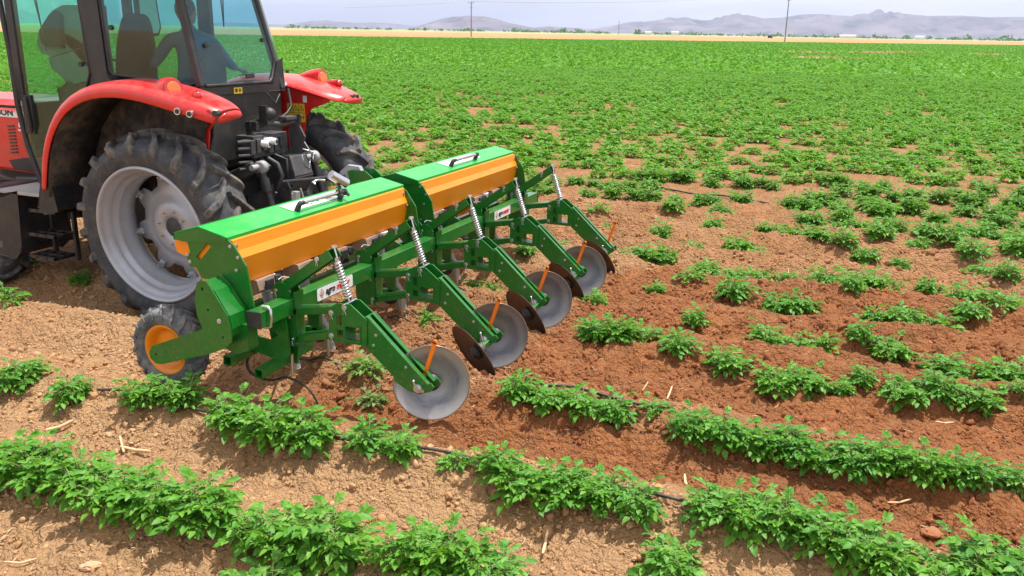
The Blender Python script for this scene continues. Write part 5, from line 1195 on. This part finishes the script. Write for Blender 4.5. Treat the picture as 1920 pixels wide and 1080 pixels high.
for X0 in np.arange(40, 500, 1.0):
    for yy in np.arange(-300, 330, 2.1):
        dd = math.hypot(X0-CAM.x, yy-CAM.y)
        if dd < 60 or X0+1.34*yy > 398: continue
        xs_.append(X0); ys_.append(yy)
xs_ = np.array(xs_); ys_ = np.array(ys_)
dx = xs_-CAM.x; dy = ys_-CAM.y; w = dx*Fv.x+dy*Fv.y; u = (dx*Rv.x+dy*Rv.y)/np.maximum(w, 1)*F_PX+960
ok = (w > 10) & (u > -80) & (u < 2000); xs_, ys_ = xs_[ok], ys_[ok]; n = len(xs_)
dist = np.hypot(xs_-CAM.x, ys_-CAM.y)
bare = np.zeros(n)
for bx, by, a, b in ((100, 3, 5, 4.5), (134, 8, 9, 5), (146, 0, 10, 4), (155, -5, 8, 5), (126, -8, 5, 3), (153, -17, 8, 4), (97, 6, 3, 3)): bare = np.maximum(bare, np.exp(-(((xs_-bx)/a)**2+((ys_-by)/b)**2)))
keep = (rr.random(n) < .90+vnoise(xs_, ys_, 7, 3)*.8) & (bare < .5) & (rr.random(n) < np.clip(1.5-dist/420, .5, 1))
xs_, ys_ = xs_[keep], ys_[keep]; n = len(xs_); print('far clumps', n)
sel = rr.integers(0, 2, n)
for k in range(2):
    x = xs_[sel == k]+rr.normal(size=(sel == k).sum())*.2; y = ys_[sel == k]+rr.normal(size=(sel == k).sum())*.3; q = len(x); g_ = 1+.0016*np.hypot(x-CAM.x, y-CAM.y)
    instance_stuff('potato_crop', fp[k], np.stack([x, y, gz(x, y)*np.where(np.abs(x)+np.abs(y) > 300, .6, 1)], -1), np.stack([np.zeros(q), np.zeros(q), rr.uniform(-.1, .1, q)+math.pi*(rr.random(q) < .5)], -1), np.stack([g_, g_, rr.uniform(.8, 1.1, q)], -1), 'far green potato crop running up to the stubble strip', 'potato crop')
# dry weeds in the bare patches and along the field's end
m = MB(); r_ = np.random.default_rng(5); n = 1300; P = []; 
cen = [(100, 3, 3.5, 3), (134, 8, 6, 4), (146, 0, 7, 3), (155, -5, 6, 4), (153, -17, 6, 3)]
pts = []
for i in range(n): c_ = cen[i % 5]; pts.append((c_[0]+r_.normal()*c_[2]*.6, c_[1]+r_.normal()*c_[3]*.8, .05))
P = np.array(pts); D = unit(r_.normal(size=(n, 3))*np.array([.5, .5, .3])+np.array([0, 0, .8])); N = unit(r_.normal(size=(n, 3))); N = unit(N-D*(N*D).sum(1, keepdims=True))
V = leaflet_geo(P, D, N, r_.uniform(.2, .55, n), np.full(n, .05)); m.v = [tuple(v) for v in V.reshape(-1, 3)]
for q in range(n):
    for f in LF: m.f.append(tuple(q*8+k for k in f))
m.m = [0]*len(m.f); m.sm = [True]*len(m.f); tag(m.build('dry_weeds', G['straw']), 'dry tan weeds on bare patches in the far right of the field', 'weeds', kind='stuff')

# ------------------------------------------------------------ drip hoses, stones, stalks
hose_m = paint('drip_hose_plastic', (.016, .016, .018), .38, dust=.35)
def hose(pix, label, r=.0095, z=.12, light=False):
    pts = []
    W_ = [land(*q) for q in pix]
    for (x0, y0), (x1, y1) in zip(W_[:-1], W_[1:]):
        n_ = max(2, int(math.hypot(x1-x0, y1-y0)/.06))
        for i in range(n_): u = i/n_; x, y = x0+(x1-x0)*u, y0+(y1-y0)*u; pts.append((x, y))
    pts.append(W_[-1]); P = []
    for i, (x, y) in enumerate(pts): P.append((x, y, gz1(x, y)+.038+.012*math.sin(i*.37)))
    o = MB().tube(P, r, 8).build('drip_hose', hose_m); tag(o, label, 'irrigation hose'); return o
hose([(185, 744), (240, 750), (330, 768), (470, 800), (640, 830), (800, 855), (840, 862), (900, 877), (1000, 895), (1120, 925), (1215, 940), (1280, 953), (1420, 985)], 'thin black drip hose running along the row in the foreground')
hose([(985, 722), (1020, 730), (1080, 745), (1200, 768), (1260, 778)], 'thin black drip hose emerging behind the first two discs')
hose([(1225, 352), (1250, 360), (1300, 366), (1350, 372), (1420, 380), (1440, 384)], 'pale far drip hose in the gap of the plants right of the hoppers', r=.014)
hose([(1378, 252), (1420, 256), (1470, 262), (1510, 264)], 'farthest thin drip hose among the dense rows', r=.018)
def stone(px, py, r, label, mat='stone', sc=(1, .8, .75), seed=0):
    x, y = land(px, py); z = gz1(x, y)+r*.35
    import bmesh
    bm = bmesh.new(); bmesh.ops.create_icosphere(bm, subdivisions=3, radius=r)
    for v in bm.verts: v.co *= 1+.30*mn.fractal(v.co*(1.3/r)*.9+Vector((seed*5, 0, 0)), 1, 2, 4)+.22*mn.noise(v.co*(3.2/r)+Vector((seed, 0, 0))); v.co.x *= sc[0]; v.co.y *= sc[1]; v.co.z *= sc[2]
    me_ = bpy.data.meshes.new('stone'); bm.to_mesh(me_); bm.free(); me_.materials.append(G[mat])
    for p_ in me_.polygons: p_.use_smooth = False
    o = bpy.data.objects.new('stone', me_); COL.objects.link(o); o.location = (x, y, z); o.rotation_euler = (0, 0, seed); tag(o, label, 'stone'); return o
G['red_lump'] = paint('red_soil_lump', (.27, .10, .04), .95, dust=.3, up=0, bstr=.5, bscale=25)
stone(1465, 716, .052, 'pale stone lying under the bushy plant behind the second discs', seed=1)
stone(170, 1062, .036, 'flat pale soil lump at the lower left corner', seed=2, sc=(1.2, .9, .5))
stone(935, 800, .03, 'reddish lump of soil just right of the first disc', mat='red_lump', seed=3)
stone(1040, 822, .034, 'rounded reddish lump in the furrow below the row of plants', mat='red_lump', seed=4)
stone(1535, 652, .03, 'small pale stone right of the middle plants', seed=5)
stone(1745, 1005, .045, 'reddish crumbly lump at the lower right', mat='red_lump', seed=6, sc=(1.2, 1, .5))
stone(1700, 950, .020, 'small lump lying in the furrow at lower right', seed=7, sc=(1.2, 1, .5))
def stalk(px, py, L, az_, label, r=.012):
    r *= .7
    x, y = land(px, py); P = []
    for i in range(7): u = i/6-.5; xx, yy = x+math.cos(az_)*L*u, y+math.sin(az_)*L*u; P.append((xx, yy, gz1(xx, yy)+.028+.02*abs(u)))
    o = MB().tube(P, [r*.7, r, r*1.1, r, r*.9, r*1.0, r*.5], 7).build('straw_stalk', G['straw']); tag(o, label, 'stalk')
stalk(112, 803, .16, 2.4, 'pale broken stalk between the two plant rows at the left', .015)
stalk(255, 853, .22, .35+1.3, 'long flattened dry stalk lying above the second row of plants', .014)
stalk(230, 845, .18, .9, 'thinner brown stalk crossing the long flattened one', .010)
stalk(1022, 1022, .15, .2, 'pale short stalk below the middle foreground plants', .011)
stalk(1210, 745, .14, -.1, 'slim straw left of the small sprout behind the first disc', .006)
stalk(1255, 745, .16, .0, 'curved stalk lying above the small sprout right of the row', .009)
stalk(1770, 800, .12, 1.9, 'short pale stick in the furrow at the right', .009)
stalk(1690, 915, .13, 2.0, 'pale stick standing askew under the right-hand row of plants', .008)
stalk(40, 1065, .14, 2.2, 'slim pale stick in the bottom left corner', .007)
stalk(1285, 905, .12, .3, 'brown stalk end between the foreground rows', .012)
stalk(1480, 500, .12, .3, 'straw among the seventh row', .007)

# ------------------------------------------------------------ poles, wires, treeline, sheds
pole_m = paint('grey_concrete_pole', (.20, .20, .21), .8, dust=.2)
def pole(px, py, D, H, label):
    d = Fv+Rv*((px-960)/F_PX)-Uv*((py-540)/F_PX); h = math.hypot(d.x, d.y); x, y = CAM.x+d.x/h*D, CAM.y+d.y/h*D
    P = thing('utility_pole', label, 'utility pole', (x, y, 0)); a = math.atan2(d.y, d.x)+math.pi/2; ux, uy = math.cos(a), math.sin(a)
    MB().tube([(x, y, -.3), (x, y, H)], [.26, .16], 10).build('pole', pole_m, P)
    m = MB(); m.bar((x-ux*1.1, y-uy*1.1, H-.4), (x+ux*1.1, y+uy*1.1, H-.4), .14, .14); m.bar((x-ux*.8, y-uy*.8, H-2.1), (x+ux*.8, y+uy*.8, H-2.1), .12, .12); m.build('crossarm', pole_m, P)
    for k in (-1, 0, 1):
        m = MB(); m.tube([(x+ux*k, y+uy*k, H-.35), (x+ux*k, y+uy*k, H+.25)], .09, 6); m.build('insulator', pole_m, P)
    return Vector((x, y, H))
pa = pole(883.5, 69, 364, 13.2, 'grey concrete pole with a crossarm, left of the middle of the horizon')
pb = pole(1471.5, 77, 380, 18.0, 'tall grey pole running out of the top of the picture at the right')
m = MB()
for k in (-1, 1):
    dv = (pb-pa); a = pa+Vector((k*.6, k*.6, 0)); P = []
    for i in range(-8, 30):
        u = i/20; q = a+dv*u; q.z = 13.4+(4.6*u)+(-1.5*4*(u % 1)*(1-(u % 1))); P.append(tuple(q))
    m.tube(P, .02, 4, caps=False)
tag(m.build('power_line', pole_m), 'thin overhead wires carried by the two poles', 'power line')
xx, yy, _ = at_px(1160, 60, 1500)
MB().tube([(xx, yy, 0), (xx, yy, 22)], .45, 6).build('mast', pole_m); tag(bpy.data.objects['mast'], 'tiny thin mast on the horizon between the two poles', 'mast')
# far treeline: rows of small trees a few kilometres off
tree_m = leaf_mat('far_tree_leaf', (.020, .06, .025), (.030, .085, .030), (.05, .11, .04))
r_ = np.random.default_rng(8); m = MB(); cards = []
for i in range(620):
    px = r_.uniform(525, 2000); D = r_.uniform(2300, 3400)
    if vnoise(np.array([px]), np.array([0]), 60, 5)[0] < -.22: continue
    x, y, _ = at_px(px, 60, D); h = r_.uniform(3, 9)*(1+1.0*(r_.random() < .08)); w_ = h*r_.uniform(.35, 1.2)
    for k in range(14):
        a = r_.uniform(0, 6.28); q = r_.uniform(0, 1)**.5; cards.append((x+math.cos(a)*w_*q, y+math.sin(a)*w_*q, h*(.15+.8*r_.random()*(1-.5*q)), h*.28))
C_ = np.array(cards); n = len(C_); D = unit(r_.normal(size=(n, 3))); N = unit(r_.normal(size=(n, 3))); N = unit(N-D*(N*D).sum(1, keepdims=True))
V = leaflet_geo(C_[:, :3], D, N, C_[:, 3]*1.6, C_[:, 3]*.8); m.v = [tuple(v) for v in V.reshape(-1, 3)]
for q in range(n):
    for f in LF: m.f.append(tuple(q*8+k for k in f))
m.m = [0]*len(m.f); m.sm = [True]*len(m.f); tag(m.build('far_treeline', tree_m), 'dark green line of distant trees at the foot of the hills', 'trees', kind='stuff')
wall_m = paint('white_wall', (.75, .74, .72), .8, dust=.1); roof_m = paint('pale_roof', (.55, .50, .48), .7, dust=.1)
for px, w_, h_, lab in ((1590, 30, 5, 'low white shed on the horizon right of the tall pole'), (1215, 12, 5, 'small pale farmhouse on the horizon right of the mast'), (1265, 14, 6, 'pale house among the far trees left of the tall pole'), (1725, 16, 5, 'tiny white house far off at the right')):
    x, y, _ = at_px(px, 66, 1900); B_ = thing('farm_building', lab, 'building', (x, y, 0))
    a = math.atan2(y-CAM.y, x-CAM.x)+math.pi/2; B_.rotation_euler.z = a
    o = MB().box(-w_/2, w_/2, -4, 4, 0, h_).build('wall', wall_m, None, org=(0, 0, 0)); o.parent = B_
    o = MB().prism([(-4.5, h_), (0, h_+2), (4.5, h_)], -w_/2-.4, w_/2+.4).build('roof', roof_m, None, org=(0, 0, 0)); o.parent = B_
# a dark vehicle at the field's end
x, y, _ = at_px(1444, 70, 900); V_ = thing('parked_van', 'tiny dark vehicle at the edge of the stubble left of the tall pole', 'vehicle', (x, y, 0)); V_.rotation_euler.z = math.atan2(y-CAM.y, x-CAM.x)
o = MB().prism([(-2.2, .5), (-2.2, 1.5), (-1.4, 1.6), (-.8, 2.3), (2.2, 2.3), (2.3, .5)], -.9, .9).build('body', bk, None, org=(0, 0, 0), bevel=.08); o.parent = V_
for yy in (-1.4, 1.4):
    for xx in (-.85, .85): o = MB().tube([(xx-.1, yy, .4), (xx+.1, yy, .4)], .4, 16).build('wheel', G['tyre'], None, org=(0, 0, 0)); o.parent = V_

# ------------------------------------------------------------ air
m = MB(); m.box(-400, 25000, -16500, 25000, -12, 640)
hz_ = bpy.data.materials.new('haze_air'); hz_.use_nodes = True; t = hz_.node_tree; t.nodes.remove(t.nodes['Principled BSDF'])
v = t.nodes.new('ShaderNodeVolumePrincipled'); v.inputs['Color'].default_value = (.62, .71, 1.0, 1); v.inputs['Density'].default_value = 6.2e-5; v.inputs['Anisotropy'].default_value = .2
t.links.new(v.outputs[0], t.nodes['Material Output'].inputs['Volume'])
tag(m.build('haze', hz_), 'pale bluish haze over the plain and hills', 'haze', kind='stuff')
